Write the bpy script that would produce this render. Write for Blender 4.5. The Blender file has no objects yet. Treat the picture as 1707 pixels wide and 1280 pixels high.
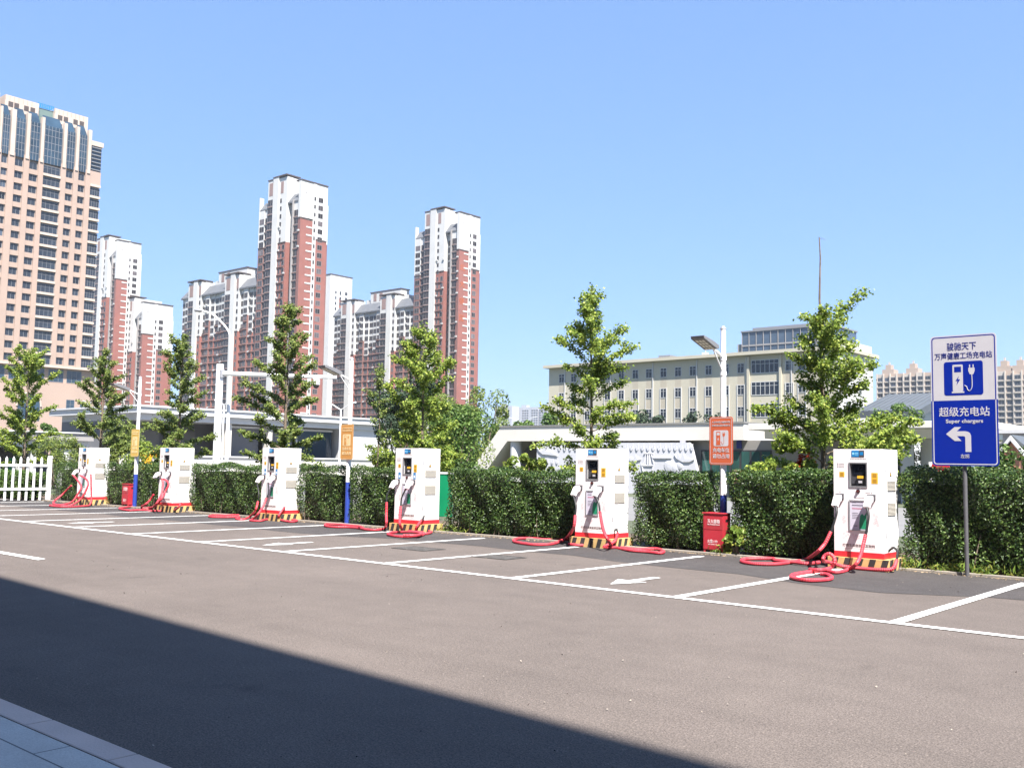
import bpy, bmesh, math, random
import numpy as np
from mathutils import Vector, Matrix
random.seed(7)
RNG = np.random.default_rng(11)
SC = bpy.context.scene
COL = SC.collection
rad = math.radians

# ------------------------------------------------------------------ camera
# world: X along the row of charging bays (to the right), Y away across the road, Z up, road at z = 0
FPX, PITCH, ROLL, YAW, CAMH = 1631.3, 0.0819, 0.0160, 0.7129, 1.70
CW = Vector((-math.sin(YAW)*math.cos(PITCH), math.cos(YAW)*math.cos(PITCH), math.sin(PITCH)))
_r = CW.cross(Vector((0, 0, 1))).normalized(); _u = _r.cross(CW)
CR = math.cos(ROLL)*_r + math.sin(ROLL)*_u
CU = -math.sin(ROLL)*_r + math.cos(ROLL)*_u
cam = bpy.data.cameras.new('camera'); camo = bpy.data.objects.new('camera', cam); COL.objects.link(camo)
cam.sensor_fit = 'HORIZONTAL'; cam.sensor_width = 36.0; cam.lens = FPX/1707*36.0
cam.clip_start = 0.05; cam.clip_end = 6000
camo.matrix_world = Matrix(((CR.x, CU.x, -CW.x, 0), (CR.y, CU.y, -CW.y, 0), (CR.z, CU.z, -CW.z, CAMH), (0, 0, 0, 1)))
SC.camera = camo

# ------------------------------------------------------------------ sky, sun, exposure
SUN_EL = rad(57); SUN_AZ = rad(-31)               # azimuth measured from +X towards +Y
SUNV = Vector((math.cos(SUN_EL)*math.cos(SUN_AZ), math.cos(SUN_EL)*math.sin(SUN_AZ), math.sin(SUN_EL)))
w = bpy.data.worlds.new('World'); SC.world = w; w.use_nodes = True
nt = w.node_tree; nt.nodes.clear()
sky = nt.nodes.new('ShaderNodeTexSky'); sky.sky_type = 'NISHITA'; sky.sun_disc = False
sky.sun_elevation = SUN_EL; sky.sun_rotation = math.pi/2 - SUN_AZ
sky.altitude = 0; sky.air_density = 1.0; sky.dust_density = 0.1; sky.ozone_density = 5.0
bg = nt.nodes.new('ShaderNodeBackground'); bg.inputs['Strength'].default_value = 0.070
out = nt.nodes.new('ShaderNodeOutputWorld')
gm = nt.nodes.new('ShaderNodeGamma'); gm.inputs[1].default_value = 0.42     # a clear, evenly bright summer sky
tn = nt.nodes.new('ShaderNodeVectorMath'); tn.operation = 'MULTIPLY'; tn.inputs[1].default_value = (1.03, 1.47, 2.24)
nt.links.new(sky.outputs[0], gm.inputs[0]); nt.links.new(gm.outputs[0], tn.inputs[0]); nt.links.new(tn.outputs[0], bg.inputs[0]); nt.links.new(bg.outputs[0], out.inputs[0])
sl = bpy.data.lights.new('sun', 'SUN'); sl.energy = 4.2; sl.angle = rad(0.53); sl.color = (1.0, 0.955, 0.89)
so = bpy.data.objects.new('sun', sl); COL.objects.link(so); so.location = (20, -20, 60)
so.rotation_euler = (-SUNV).to_track_quat('-Z', 'Y').to_euler()
SC.view_settings.view_transform = 'Standard'; SC.view_settings.look = 'None'
SC.view_settings.exposure = 1.9; SC.view_settings.gamma = 1.0; SC.view_settings.use_curve_mapping = False
SC.cycles.max_bounces = 8; SC.cycles.transparent_max_bounces = 8

# ------------------------------------------------------------------ helpers
CP = Vector((0, 0, CAMH))
def ray(px, py): return CW + ((px-853.5)/FPX)*CR - ((py-640)/FPX)*CU
def at(px, py, Y): d = ray(px, py); return CP + d*(Y/d.y)
def atx(px, py, X): d = ray(px, py); return CP + d*(X/d.x)
def gr(px, py, z=0.0): d = ray(px, py); return CP + d*((z-CAMH)/d.z)

def srgb(r, g, b):
    f = lambda c: c/12.92 if c <= .04045 else ((c+.055)/1.055)**2.4
    return tuple(f(x/255) for x in (r, g, b))

MATS = {}
def mat(name, col, rough=.6, var=.08, scale=3.0, bump=0.0, bscale=60.0, metal=0.0, spec=.5, detail=4, coord='Object', stain=None):
    if name in MATS: return MATS[name]
    m = bpy.data.materials.new(name); m.use_nodes = True; t = m.node_tree; N = t.nodes; L = t.links
    b = N['Principled BSDF']
    b.inputs['Roughness'].default_value = rough; b.inputs['Metallic'].default_value = metal
    b.inputs['Specular IOR Level'].default_value = spec
    tc = N.new('ShaderNodeTexCoord')
    if var > 0:
        no = N.new('ShaderNodeTexNoise'); no.inputs['Scale'].default_value = scale; no.inputs['Detail'].default_value = detail
        L.new(tc.outputs[coord], no.inputs['Vector'])
        mr = N.new('ShaderNodeMapRange'); mr.inputs[1].default_value = .3; mr.inputs[2].default_value = .7
        mr.inputs[3].default_value = 1-var; mr.inputs[4].default_value = 1+var
        L.new(no.outputs[0], mr.inputs[0])
        mx = N.new('ShaderNodeVectorMath'); mx.operation = 'SCALE'; mx.inputs[0].default_value = col[:3]
        L.new(mr.outputs[0], mx.inputs['Scale']); L.new(mx.outputs[0], b.inputs['Base Color'])
        if stain:
            n2 = N.new('ShaderNodeTexNoise'); n2.inputs['Scale'].default_value = stain[1]; n2.inputs['Detail'].default_value = 6
            L.new(tc.outputs[coord], n2.inputs['Vector'])
            m2 = N.new('ShaderNodeMapRange'); m2.inputs[1].default_value = .5; m2.inputs[2].default_value = .72
            L.new(n2.outputs[0], m2.inputs[0])
            mm = N.new('ShaderNodeMix'); mm.data_type = 'RGBA'
            sc_ = N.new('ShaderNodeMath'); sc_.operation = 'MULTIPLY'; sc_.inputs[1].default_value = stain[2]
            L.new(m2.outputs[0], sc_.inputs[0]); L.new(sc_.outputs[0], mm.inputs['Factor'])
            L.new(mx.outputs[0], mm.inputs['A']); mm.inputs['B'].default_value = (*stain[0], 1)
            L.new(mm.outputs['Result'], b.inputs['Base Color'])
    else:
        b.inputs['Base Color'].default_value = (*col[:3], 1)
    if bump > 0:
        nb = N.new('ShaderNodeTexNoise'); nb.inputs['Scale'].default_value = bscale; nb.inputs['Detail'].default_value = 3
        L.new(tc.outputs[coord], nb.inputs['Vector'])
        bu = N.new('ShaderNodeBump'); bu.inputs['Strength'].default_value = bump; bu.inputs['Distance'].default_value = .02
        L.new(nb.outputs[0], bu.inputs['Height']); L.new(bu.outputs[0], b.inputs['Normal'])
    MATS[name] = m; return m

def leafmat(name, dark, mid, light, rough=.42, trans=.3, spec=.4):
    if name in MATS: return MATS[name]
    m = bpy.data.materials.new(name); m.use_nodes = True; t = m.node_tree; N = t.nodes; L = t.links
    b = N['Principled BSDF']; b.inputs['Roughness'].default_value = rough; b.inputs['Specular IOR Level'].default_value = spec
    g = N.new('ShaderNodeNewGeometry'); cr = N.new('ShaderNodeValToRGB')
    e = cr.color_ramp.elements; e[0].color = (*dark, 1); e[1].color = (*light, 1); e[1].position = 1
    k = e.new(.55); k.color = (*mid, 1)
    L.new(g.outputs['Random Per Island'], cr.inputs[0]); L.new(cr.outputs[0], b.inputs['Base Color'])
    tr = N.new('ShaderNodeBsdfTranslucent'); L.new(cr.outputs[0], tr.inputs[0])
    mx = N.new('ShaderNodeMixShader'); mx.inputs[0].default_value = trans
    o = N['Material Output']; L.new(b.outputs[0], mx.inputs[1]); L.new(tr.outputs[0], mx.inputs[2]); L.new(mx.outputs[0], o.inputs[0])
    MATS[name] = m; return m

def vary_panes(m, lo, hi):
    """each pane its own tone: curtains, blinds, dark rooms"""
    t = m.node_tree; b = t.nodes['Principled BSDF']; src = b.inputs['Base Color'].links[0].from_socket
    g = t.nodes.new('ShaderNodeNewGeometry'); r = t.nodes.new('ShaderNodeMapRange'); r.inputs[3].default_value = lo; r.inputs[4].default_value = hi
    p = t.nodes.new('ShaderNodeMath'); p.operation = 'POWER'; p.inputs[1].default_value = 3.0; t.links.new(g.outputs['Random Per Island'], p.inputs[0]); t.links.new(p.outputs[0], r.inputs[0])
    v = t.nodes.new('ShaderNodeVectorMath'); v.operation = 'SCALE'; t.links.new(src, v.inputs[0]); t.links.new(r.outputs[0], v.inputs['Scale']); t.links.new(v.outputs[0], b.inputs['Base Color'])
class MB:
    """collects faces of several shapes and links them as one mesh object"""
    def __init__(s): s.v = []; s.f = []; s.m = []; s.k = 0
    def mi(s, k): s.k = k; return s
    def add(s, vs, fs):
        n = len(s.v); s.v += [tuple(p) for p in vs]
        for f in fs: s.f.append(tuple(i+n for i in f)); s.m.append(s.k)
        return s
    def box(s, x0, x1, y0, y1, z0, z1):
        return s.add([(x0,y0,z0),(x1,y0,z0),(x1,y1,z0),(x0,y1,z0),(x0,y0,z1),(x1,y0,z1),(x1,y1,z1),(x0,y1,z1)],
                     [(0,3,2,1),(4,5,6,7),(0,1,5,4),(1,2,6,5),(2,3,7,6),(3,0,4,7)])
    def prism(s, poly, a, b, axis='y'):
        """poly in the two other axes, extruded from a to b along axis"""
        n = len(poly)
        def mk(p, q):
            if axis == 'y': return (p[0], q, p[1])
            if axis == 'x': return (q, p[0], p[1])
            return (p[0], p[1], q)
        vs = [mk(p, a) for p in poly]+[mk(p, b) for p in poly]
        fs = [tuple(range(n))[::-1], tuple(range(n, 2*n))]+[(i, (i+1) % n, n+(i+1) % n, n+i) for i in range(n)]
        return s.add(vs, fs)
    def tube(s, pts, r, n=8, cap=True):
        pts = [Vector(p) for p in pts]; rs = r if isinstance(r, (list, tuple, np.ndarray)) else [r]*len(pts)
        up = None; vs = []
        for i, p in enumerate(pts):
            d = (pts[min(i+1, len(pts)-1)]-pts[max(i-1, 0)])
            d = d.normalized() if d.length > 1e-9 else Vector((0, 0, 1))
            if up is None: up = Vector((0, 0, 1)) if abs(d.z) < .9 else Vector((1, 0, 0))
            a = up-d*up.dot(d)
            a = a.normalized() if a.length > 1e-6 else d.orthogonal().normalized()
            up = a; b = d.cross(a)
            for k in range(n):
                t = 2*math.pi*k/n; vs.append(p+(a*math.cos(t)+b*math.sin(t))*rs[i])
        fs = []
        for i in range(len(pts)-1):
            for k in range(n): fs.append((i*n+k, i*n+(k+1) % n, (i+1)*n+(k+1) % n, (i+1)*n+k))
        if cap: fs += [tuple(range(n))[::-1], tuple(range((len(pts)-1)*n, len(pts)*n))]
        return s.add(vs, fs)
    def cyl(s, x, y, z0, z1, r, n=16, r1=None): return s.tube([(x, y, z0), (x, y, z1)], [r, r if r1 is None else r1], n)
    def build(s, name, mats, parent=None, smooth=False, bevel=0, loc=None):
        me = bpy.data.meshes.new(name); me.from_pydata(s.v, [], s.f)
        if not isinstance(mats, (list, tuple)): mats = [mats]
        for m in mats: me.materials.append(m)
        me.polygons.foreach_set('material_index', s.m)
        bm = bmesh.new(); bm.from_mesh(me); bmesh.ops.recalc_face_normals(bm, faces=bm.faces)
        if bevel: bmesh.ops.bevel(bm, geom=[e for e in bm.edges if len(e.link_faces) == 2 and e.calc_face_angle(0) > .5], offset=bevel, segments=2, affect='EDGES', profile=.6)
        bm.to_mesh(me); bm.free()
        if smooth:
            me.polygons.foreach_set('use_smooth', [True]*len(me.polygons))
            try: me.set_sharp_from_angle(angle=rad(40))
            except Exception: pass
        me.update()
        return link(name, me, parent, loc)

def link(name, me, parent=None, loc=None):
    o = bpy.data.objects.new(name, me); COL.objects.link(o)
    if parent: o.parent = parent
    if loc: o.location = loc
    return o
def tag(o, label=None, cat=None, group=None, kind=None):
    if label: o['label'] = label
    if cat: o['category'] = cat
    if group: o['group'] = group
    if kind: o['kind'] = kind
    return o
def thing(name, label, cat, loc=(0, 0, 0), rz=0, group=None):
    o = bpy.data.objects.new(name, None); COL.objects.link(o); o.empty_display_size = .2
    o.location = loc; o.rotation_euler = (0, 0, rz); return tag(o, label, cat, group)
def kids(o): return [c for c in bpy.data.objects if c.parent is o]
def copy_tree(o, parent=None):
    c = o.copy(); COL.objects.link(c); c.parent = parent
    for ch in kids(o): copy_tree(ch, c)
    return c
def rrect(x0, x1, z0, z1, r, n=6):
    p = []
    for cx_, cz, a0 in ((x1-r, z0+r, -90), (x1-r, z1-r, 0), (x0+r, z1-r, 90), (x0+r, z0+r, 180)):
        for i in range(n+1):
            a = rad(a0+90*i/n); p.append((cx_+r*math.cos(a), cz+r*math.sin(a)))
    return p
TXT = {}
def lettering(body, x, z, y, size, m, parent, bold=.012, width=None, vertical=False, thick=.002, name='lettering', rot=None, align='CENTER'):
    """flat raised letters on a plane facing -Y, centred on (x, z)"""
    cu = bpy.data.curves.new('t', 'FONT'); cu.body = '\n'.join(body) if vertical else body
    cu.size = size; cu.offset = bold*size; cu.extrude = thick; cu.align_x = align; cu.align_y = 'CENTER'; cu.resolution_u = 3
    to = bpy.data.objects.new('t', cu); COL.objects.link(to)
    dg = bpy.context.evaluated_depsgraph_get(); me = bpy.data.meshes.new_from_object(to.evaluated_get(dg))
    bpy.data.objects.remove(to); bpy.data.curves.remove(cu)
    xs = [v.co.x for v in me.vertices]; s = 1.0
    if width and xs: s = width/(max(xs)-min(xs))
    me.transform(Matrix(((s, 0, 0, 0), (0, 0, -1, 0), (0, 1, 0, 0), (0, 0, 0, 1))))
    if rot is not None: me.transform(Matrix.Rotation(rot, 4, 'Z'))
    me.materials.clear(); me.materials.append(m); me.name = name
    return link(name, me, parent, (x, y, z))

def spline(P, step=.05):
    P = [Vector(p) for p in P]; o = []
    for i in range(len(P)-1):
        p0 = P[max(i-1, 0)]; p1 = P[i]; p2 = P[i+1]; p3 = P[min(i+2, len(P)-1)]
        n = max(2, int((p2-p1).length/step))
        for k in range(n):
            t = k/n
            o.append(.5*((2*p1)+(p2-p0)*t+(2*p0-5*p1+4*p2-p3)*t*t+(3*p1-p0-3*p2+p3)*t**3))
    o.append(P[-1]); return o

def leaves(name, pts, nrm, size, m, parent=None, aspect=.62, fold=.25):
    """one mesh of many small kite-shaped leaves (two folded faces each)"""
    n = len(pts); pts = np.asarray(pts, float); nrm = np.asarray(nrm, float)
    nrm /= np.linalg.norm(nrm, axis=1, keepdims=True)+1e-9
    t = RNG.normal(size=(n, 3)); t -= nrm*(t*nrm).sum(1, keepdims=True); t /= np.linalg.norm(t, axis=1, keepdims=True)+1e-9
    b = np.cross(nrm, t); size = np.broadcast_to(np.asarray(size, float), (n,))[:, None]
    v = np.empty((n, 4, 3))
    v[:, 0] = pts-t*size*.5
    v[:, 1] = pts+b*size*aspect*.5+t*size*.08+nrm*size*fold*.3
    v[:, 2] = pts+t*size*.5
    v[:, 3] = pts-b*size*aspect*.5+t*size*.08+nrm*size*fold*.3
    me = bpy.data.meshes.new(name); me.vertices.add(4*n); me.vertices.foreach_set('co', v.ravel())
    idx = np.arange(n)[:, None]*4
    tri = (idx+np.array([[0, 1, 2, 0, 2, 3]])).ravel()
    me.loops.add(6*n); me.loops.foreach_set('vertex_index', tri.astype(np.int32))
    me.polygons.add(2*n); me.polygons.foreach_set('loop_start', np.arange(2*n, dtype=np.int32)*3)
    me.materials.append(m); me.update(calc_edges=True); me.validate()
    return link(name, me, parent)

# ------------------------------------------------------------------ materials
def asphalt(name, col, var, spk):
    m = bpy.data.materials.new(name); m.use_nodes = True; t = m.node_tree; N = t.nodes; L = t.links
    b = N['Principled BSDF']; b.inputs['Roughness'].default_value = .85; b.inputs['Specular IOR Level'].default_value = .25
    tc = N.new('ShaderNodeTexCoord')
    def noise(sc_, de, lo, hi, a, c):
        n = N.new('ShaderNodeTexNoise'); n.inputs['Scale'].default_value = sc_; n.inputs['Detail'].default_value = de
        L.new(tc.outputs['Object'], n.inputs['Vector'])
        r = N.new('ShaderNodeMapRange'); r.inputs[1].default_value = lo; r.inputs[2].default_value = hi
        r.inputs[3].default_value = a; r.inputs[4].default_value = c; L.new(n.outputs[0], r.inputs[0]); return r.outputs[0], n.outputs[0]
    a, _ = noise(.35, 5, .3, .7, 1-var, 1+var)
    c, _ = noise(3.0, 5, .3, .7, 1-var*.6, 1+var*.6)
    d, dh = noise(85, 2, .34, .66, 1-spk, 1+spk); e_, _ = noise(34, 3, .36, .64, 1-spk*.36, 1+spk*.36); pit, _ = noise(52, 1, .27, .33, .55, 1.0)
    g, _ = noise(38, 1, .70, .76, 0, 1)          # sparse pale grit
    mu = N.new('ShaderNodeMath'); mu.operation = 'MULTIPLY'; L.new(a, mu.inputs[0]); L.new(c, mu.inputs[1])
    def noise3(scale3, de, lo, hi, a_, c_):      # stretched marks: tyre polish along the lane, drips in the bays
        mp = N.new('ShaderNodeMapping'); mp.inputs['Scale'].default_value = scale3; L.new(tc.outputs['Object'], mp.inputs['Vector'])
        n = N.new('ShaderNodeTexNoise'); n.inputs['Scale'].default_value = 1; n.inputs['Detail'].default_value = de; L.new(mp.outputs[0], n.inputs['Vector'])
        r = N.new('ShaderNodeMapRange'); r.inputs[1].default_value = lo; r.inputs[2].default_value = hi; r.inputs[3].default_value = a_; r.inputs[4].default_value = c_; L.new(n.outputs[0], r.inputs[0]); return r.outputs[0]
    tyre = noise3((.07, 1.5, 1), 4, .42, .70, 1.02, .94); drip = noise3((1.3, 1.0, 1), 2, .70, .80, 1.0, .74)
    q1 = N.new('ShaderNodeMath'); q1.operation = 'MULTIPLY'; L.new(tyre, q1.inputs[0]); L.new(drip, q1.inputs[1])
    q2 = N.new('ShaderNodeMath'); q2.operation = 'MULTIPLY'; L.new(mu.outputs[0], q2.inputs[0]); L.new(q1.outputs[0], q2.inputs[1]); mu = q2
    q3 = N.new('ShaderNodeMath'); q3.operation = 'MULTIPLY'; L.new(e_, q3.inputs[0]); L.new(pit, q3.inputs[1])
    q4 = N.new('ShaderNodeMath'); q4.operation = 'MULTIPLY'; L.new(mu.outputs[0], q4.inputs[0]); L.new(q3.outputs[0], q4.inputs[1]); mu = q4
    m2 = N.new('ShaderNodeMath'); m2.operation = 'MULTIPLY'; L.new(mu.outputs[0], m2.inputs[0]); L.new(d, m2.inputs[1])
    sv = N.new('ShaderNodeVectorMath'); sv.operation = 'SCALE'; sv.inputs[0].default_value = col; L.new(m2.outputs[0], sv.inputs['Scale'])
    mx = N.new('ShaderNodeMix'); mx.data_type = 'RGBA'; L.new(g, mx.inputs['Factor']); L.new(sv.outputs[0], mx.inputs['A'])
    mx.inputs['B'].default_value = (col[0]*1.9, col[1]*1.9, col[2]*1.85, 1); L.new(mx.outputs['Result'], b.inputs['Base Color'])
    bu = N.new('ShaderNodeBump'); bu.inputs['Strength'].default_value = .35; bu.inputs['Distance'].default_value = .01
    L.new(dh, bu.inputs['Height']); L.new(bu.outputs[0], b.inputs['Normal'])
    return m
M_ASPH = asphalt('asphalt', (.112, .093, .082), .10, .36)
M_PATCH = asphalt('asphalt_patch', (.058, .052, .051), .16, .36)
M_WHITE = mat('white_road_paint', (.78, .77, .74), .7, .10, 6, .1, 90, stain=((.26, .235, .22), 13, .75))
M_CONC = mat('concrete', (.26, .23, .195), .85, .14, 2, .2, 30)
M_SOIL = mat('soil', (.09, .065, .045), .95, .3, 4, .5, 14)
M_GROUND = mat('ground', (.07, .08, .045), .95, .25, .4, .2, 3)
M_PAVE = mat('paving', (.16, .155, .15), .85, .08, .6)
M_CAB = mat('cabinet_white', (.76, .71, .715), .38, .03, 2, stain=((.60, .555, .54), 2.6, .35))
M_CABSIDE = mat('cabinet_side_white', (.82, .81, .80), .42, .02, 2)
M_RED = mat('signal_red', (.50, .022, .035), .4, .08, 4)
M_HOSE = mat('hose_red', (.50, .035, .055), .55, .16, 3, stain=((.40, .10, .10), 6, .5))
M_BOXRED = mat('box_red', (.40, .026, .040), .42, .14, 3, stain=((.30, .05, .05), 5, .5))
M_BLACK = mat('black_rubber', (.012, .012, .013), .5, .1)
M_DKGREY = mat('dark_grey_plastic', (.055, .055, .065), .4, .08)
M_MIDGREY = mat('mid_grey', (.18, .18, .19), .5, .08)
M_GLASSD = mat('dark_glass', (.012, .014, .02), .08, 0, spec=.6)
M_YEL = mat('yellow_sticker', (.75, .42, .03), .5, .05)
M_HAZY = mat('hazard_yellow', (.56, .37, .15), .7, .15, 8, .1, 40, stain=((.35, .27, .17), 7, .6))
M_HAZB = mat('hazard_black', (.035, .032, .032), .75, .2, 8)
M_BLUE = mat('sign_blue', (.002, .016, .235), .45, .03, spec=.2)
M_SIGNW = mat('sign_white', (.46, .445, .475), .4, .03)
M_DKBLUE = mat('sign_dark_blue', (.006, .015, .16), .4, .03)
M_LOGOB = mat('logo_blue', (.008, .17, .42), .4, .05)
M_ORANGE = mat('sign_orange', (.46, .098, .042), .4, .05, 2)
M_ORANGE2 = mat('sign_faded_orange', (.50, .23, .06), .45, .06, 2)
M_YELSIGN = mat('sign_faded_yellow', (.56, .37, .08), .45, .06, 2)
M_POLEW = mat('pole_white', (.80, .80, .80), .35, .03)
M_POLEB = mat('pole_blue', (.025, .055, .30), .4, .06)
M_GALV = mat('galvanised_steel', (.36, .36, .38), .45, .08, 3, metal=.3)
M_PINK = mat('printed_pink', (.62, .27, .30), .5, 0)
M_GREYTXT = mat('printed_grey', (.22, .17, .17), .5, 0)
M_POSTER = mat('poster_lilac', (.52, .49, .58), .35, .05)
M_GREEN = mat('poster_green', (.015, .22, .11), .4, .1)
M_VENT = mat('vent_beige', (.40, .375, .335), .6, .04)
M_ALU = mat('aluminium', (.42, .42, .44), .35, .05, metal=.5)
M_BARK = mat('bark', (.15, .115, .085), .9, .3, 14, .5, 40)
M_SHADE_CORE = mat('hedge_shade_core', (.028, .030, .016), .95, .4, 9)  # near-black, puts the shade of the hedge interior into the colour
M_LEAF_H = leafmat('hedge_leaf', (.014, .032, .008), (.042, .088, .016), (.135, .19, .050), .42, .14, .36)
M_LEAF_G = leafmat('ginkgo_leaf', (.075, .125, .020), (.20, .285, .042), (.44, .49, .10), .5, .42, .3)
M_LEAF_G2 = leafmat('ginkgo_leaf_dusty', (.065, .105, .026), (.155, .215, .046), (.32, .36, .10), .5, .40, .3)
M_LEAF_B = leafmat('shrub_leaf', (.035, .075, .018), (.085, .155, .032), (.17, .25, .06), .5, .36, .3)
M_LEAF_D = leafmat('dark_conifer_leaf', (.018, .035, .02), (.035, .06, .03), (.06, .09, .045), .6, .15, .3)
M_LEAF_Y = leafmat('weed_leaf', (.08, .14, .02), (.16, .24, .04), (.32, .30, .07), .5, .3, .3)
M_LITTER = mat('dry_litter', (.28, .20, .12), .95, .3, 20, .5, 30)

# ================================================================== SETTING
def sheet(name, x0, x1, y0, y1, z, m, kind='structure'):
    b = MB(); b.add([(x0,y0,z),(x1,y0,z),(x1,y1,z),(x0,y1,z)], [(0,1,2,3)]); o = b.build(name, m); o['kind'] = kind; return o
sheet('ground', -2350, 1150, -255, 2350, -.012, M_GROUND)
sheet('road', -44, 30, -12, 17.6, 0.0, M_ASPH)
sheet('street', -140, 90, 26, 46, -.004, M_PAVE)
# darker resurfaced strip in front of the chargers, with an uneven edge
b = MB(); edge = []
for i in range(60):
    x = -44+i*74/59; y = 14.5+.10*math.sin(x*1.7)+.06*math.sin(x*4.1)+(.55 if -10.5 > x > -17 else 0)-(.55 if -7.2 < x < -4 else 0)
    edge.append((x, y))
for i in range(59):
    (xa, ya), (xb, yb) = edge[i], edge[i+1]
    b.add([(xa, ya, .004), (xb, yb, .004), (xb, 17.2, .004), (xa, 17.2, .004)], [(0, 1, 2, 3)])
b.build('asphalt_strip', M_PATCH)['kind'] = 'structure'
# painted markings
b = MB(); Z = .009
def mark(p): b.add([(x, y, Z) for x, y in p], [tuple(range(len(p)))])
LY = 11.22; BW = 2.828; X0 = -4.009
mark([(-44, LY-.07), (20, LY-.07), (20, LY+.07), (-44, LY+.07)])
for k in range(-4, 14):
    x = X0-k*BW; y1 = 16.55 if k % 2 else 16.75
    mark([(x-.075+.0, LY+.071), (x+.075, LY+.071), (x+.13, y1), (x-.02, y1)])
for k0 in (-2, 1, 4, 7, 10):
    x = X0-(k0+.5)*BW
    mark([(x-.07, 12.35), (x+.07, 12.35), (x+.09, 13.0), (x-.05, 13.0)])
    mark([(x-.26, 12.349), (x+.02, 11.75), (x+.26, 12.349)])
for k in range(4): mark([(-20.7-k*8+0, 7.27), (-16.55-k*8, 7.27), (-16.65-k*8, 7.44), (-20.7-k*8, 7.44)])
b.build('road_markings', M_WHITE)['kind'] = 'structure'
# kerb and soil bed at the foot of the hedges
b = MB()
x = -43.0
while x < 14:
    b.box(x, x+.985, 17.19, 17.29, -.05, .045); x += 1.0
b.build('hedge_kerb', M_CONC, bevel=.008)['kind'] = 'structure'
sheet('soil_bed', -44, 20, 17.29, 20.6, .03, M_SOIL)
# dry litter along the kerb
n = 2600; px = RNG.uniform(-40, 8, n); py = 17.16-np.abs(RNG.normal(0, .07, n)); pts = np.stack([px, py, np.full(n, .012)], 1)
o = leaves('leaf_litter', pts, np.stack([RNG.normal(0, .35, n), RNG.normal(0, .35, n), np.ones(n)], 1), RNG.uniform(.02, .055, n), M_LITTER)
tag(o, 'dry straw and leaf litter lying along the hedge kerb', 'litter', kind='stuff')
# loose grit and bits of leaf on the asphalt
n = 1500; gx = RNG.uniform(-22, 3, n); gy = RNG.uniform(3.0, 16.9, n)
o = leaves('grit', np.stack([gx, gy, np.full(n, .012)], 1), np.stack([RNG.normal(0, .5, n), RNG.normal(0, .5, n), np.ones(n)], 1), RNG.uniform(.006, .022, n)*np.where(RNG.uniform(size=n) < .03, 1.6, 1), leafmat('grit_mix', (.05, .045, .04), (.22, .19, .16), (.32, .28, .23), .8, 0, .2), aspect=.8)
tag(o, 'loose grit and small dry leaf bits scattered on the asphalt', 'grit', kind='stuff')
# weeds on the kerb line
n = 900; px = np.concatenate([RNG.normal(c_, s_, n//6) for c_, s_ in ((-5.3, .25), (-4.7, .3), (-6.0, .12), (-17.0, .5), (-9.5, .12), (-3.5, .5))])
py = RNG.normal(17.32, .05, len(px)); pz = np.abs(RNG.normal(0, .09, len(px)))+.03
o = leaves('weeds', np.stack([px, py, pz], 1), RNG.normal(size=(len(px), 3))*(1, 1, .3), RNG.uniform(.06, .15, len(px)), M_LEAF_Y, aspect=.25)
tag(o, 'tufts of grass and weeds at the foot of the hedge', 'weeds', kind='stuff')

# pavement corner the camera stands on
def slabs():
    m = bpy.data.materials.new('granite_slabs'); m.use_nodes = True; t = m.node_tree; N = t.nodes; L = t.links
    b = N['Principled BSDF']; b.inputs['Roughness'].default_value = .7
    tc = N.new('ShaderNodeTexCoord'); br = N.new('ShaderNodeTexBrick')
    br.inputs['Scale'].default_value = 1; br.inputs['Brick Width'].default_value = 1.2; br.inputs['Row Height'].default_value = .6
    br.inputs['Mortar Size'].default_value = .006; br.inputs['Mortar Smooth'].default_value = .2
    br.inputs['Color1'].default_value = (.55, .53, .485, 1); br.inputs['Color2'].default_value = (.50, .485, .445, 1); br.inputs['Mortar'].default_value = (.10, .10, .10, 1)
    L.new(tc.outputs['Object'], br.inputs[0])
    no = N.new('ShaderNodeTexNoise'); no.inputs['Scale'].default_value = 120; no.inputs['Detail'].default_value = 3; L.new(tc.outputs['Object'], no.inputs['Vector'])
    mr = N.new('ShaderNodeMapRange'); mr.inputs[1].default_value = .35; mr.inputs[2].default_value = .65; mr.inputs[3].default_value = .86; mr.inputs[4].default_value = 1.12; L.new(no.outputs[0], mr.inputs[0])
    n3 = N.new('ShaderNodeTexNoise'); n3.inputs['Scale'].default_value = 2.2; n3.inputs['Detail'].default_value = 5; L.new(tc.outputs['Object'], n3.inputs['Vector'])
    m3 = N.new('ShaderNodeMapRange'); m3.inputs[1].default_value = .3; m3.inputs[2].default_value = .7; m3.inputs[3].default_value = .88; m3.inputs[4].default_value = 1.08; L.new(n3.outputs[0], m3.inputs[0])
    mu = N.new('ShaderNodeMath'); mu.operation = 'MULTIPLY'; L.new(mr.outputs[0], mu.inputs[0]); L.new(m3.outputs[0], mu.inputs[1])
    sv = N.new('ShaderNodeVectorMath'); sv.operation = 'SCALE'; L.new(br.outputs[0], sv.inputs[0]); L.new(mu.outputs[0], sv.inputs['Scale']); L.new(sv.outputs[0], b.inputs['Base Color'])
    return m
b = MB(); b.add([(-40, -12, .128), (12, -12, .128), (12, 2.60, .128), (-40, 2.60, .128)], [(0, 1, 2, 3)])
b.build('pavement', slabs())['kind'] = 'structure'
M_KERBS = mat('kerb_stone', (.56, .44, .38), .65, .16, 1.1, .15, 60)
b = MB(); x = -40.0
while x < 12:
    b.box(x, x+.994, 2.605, 2.78, -.05, .132); x += 1.0
b.build('kerb', M_KERBS, bevel=.012)['kind'] = 'structure'

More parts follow.
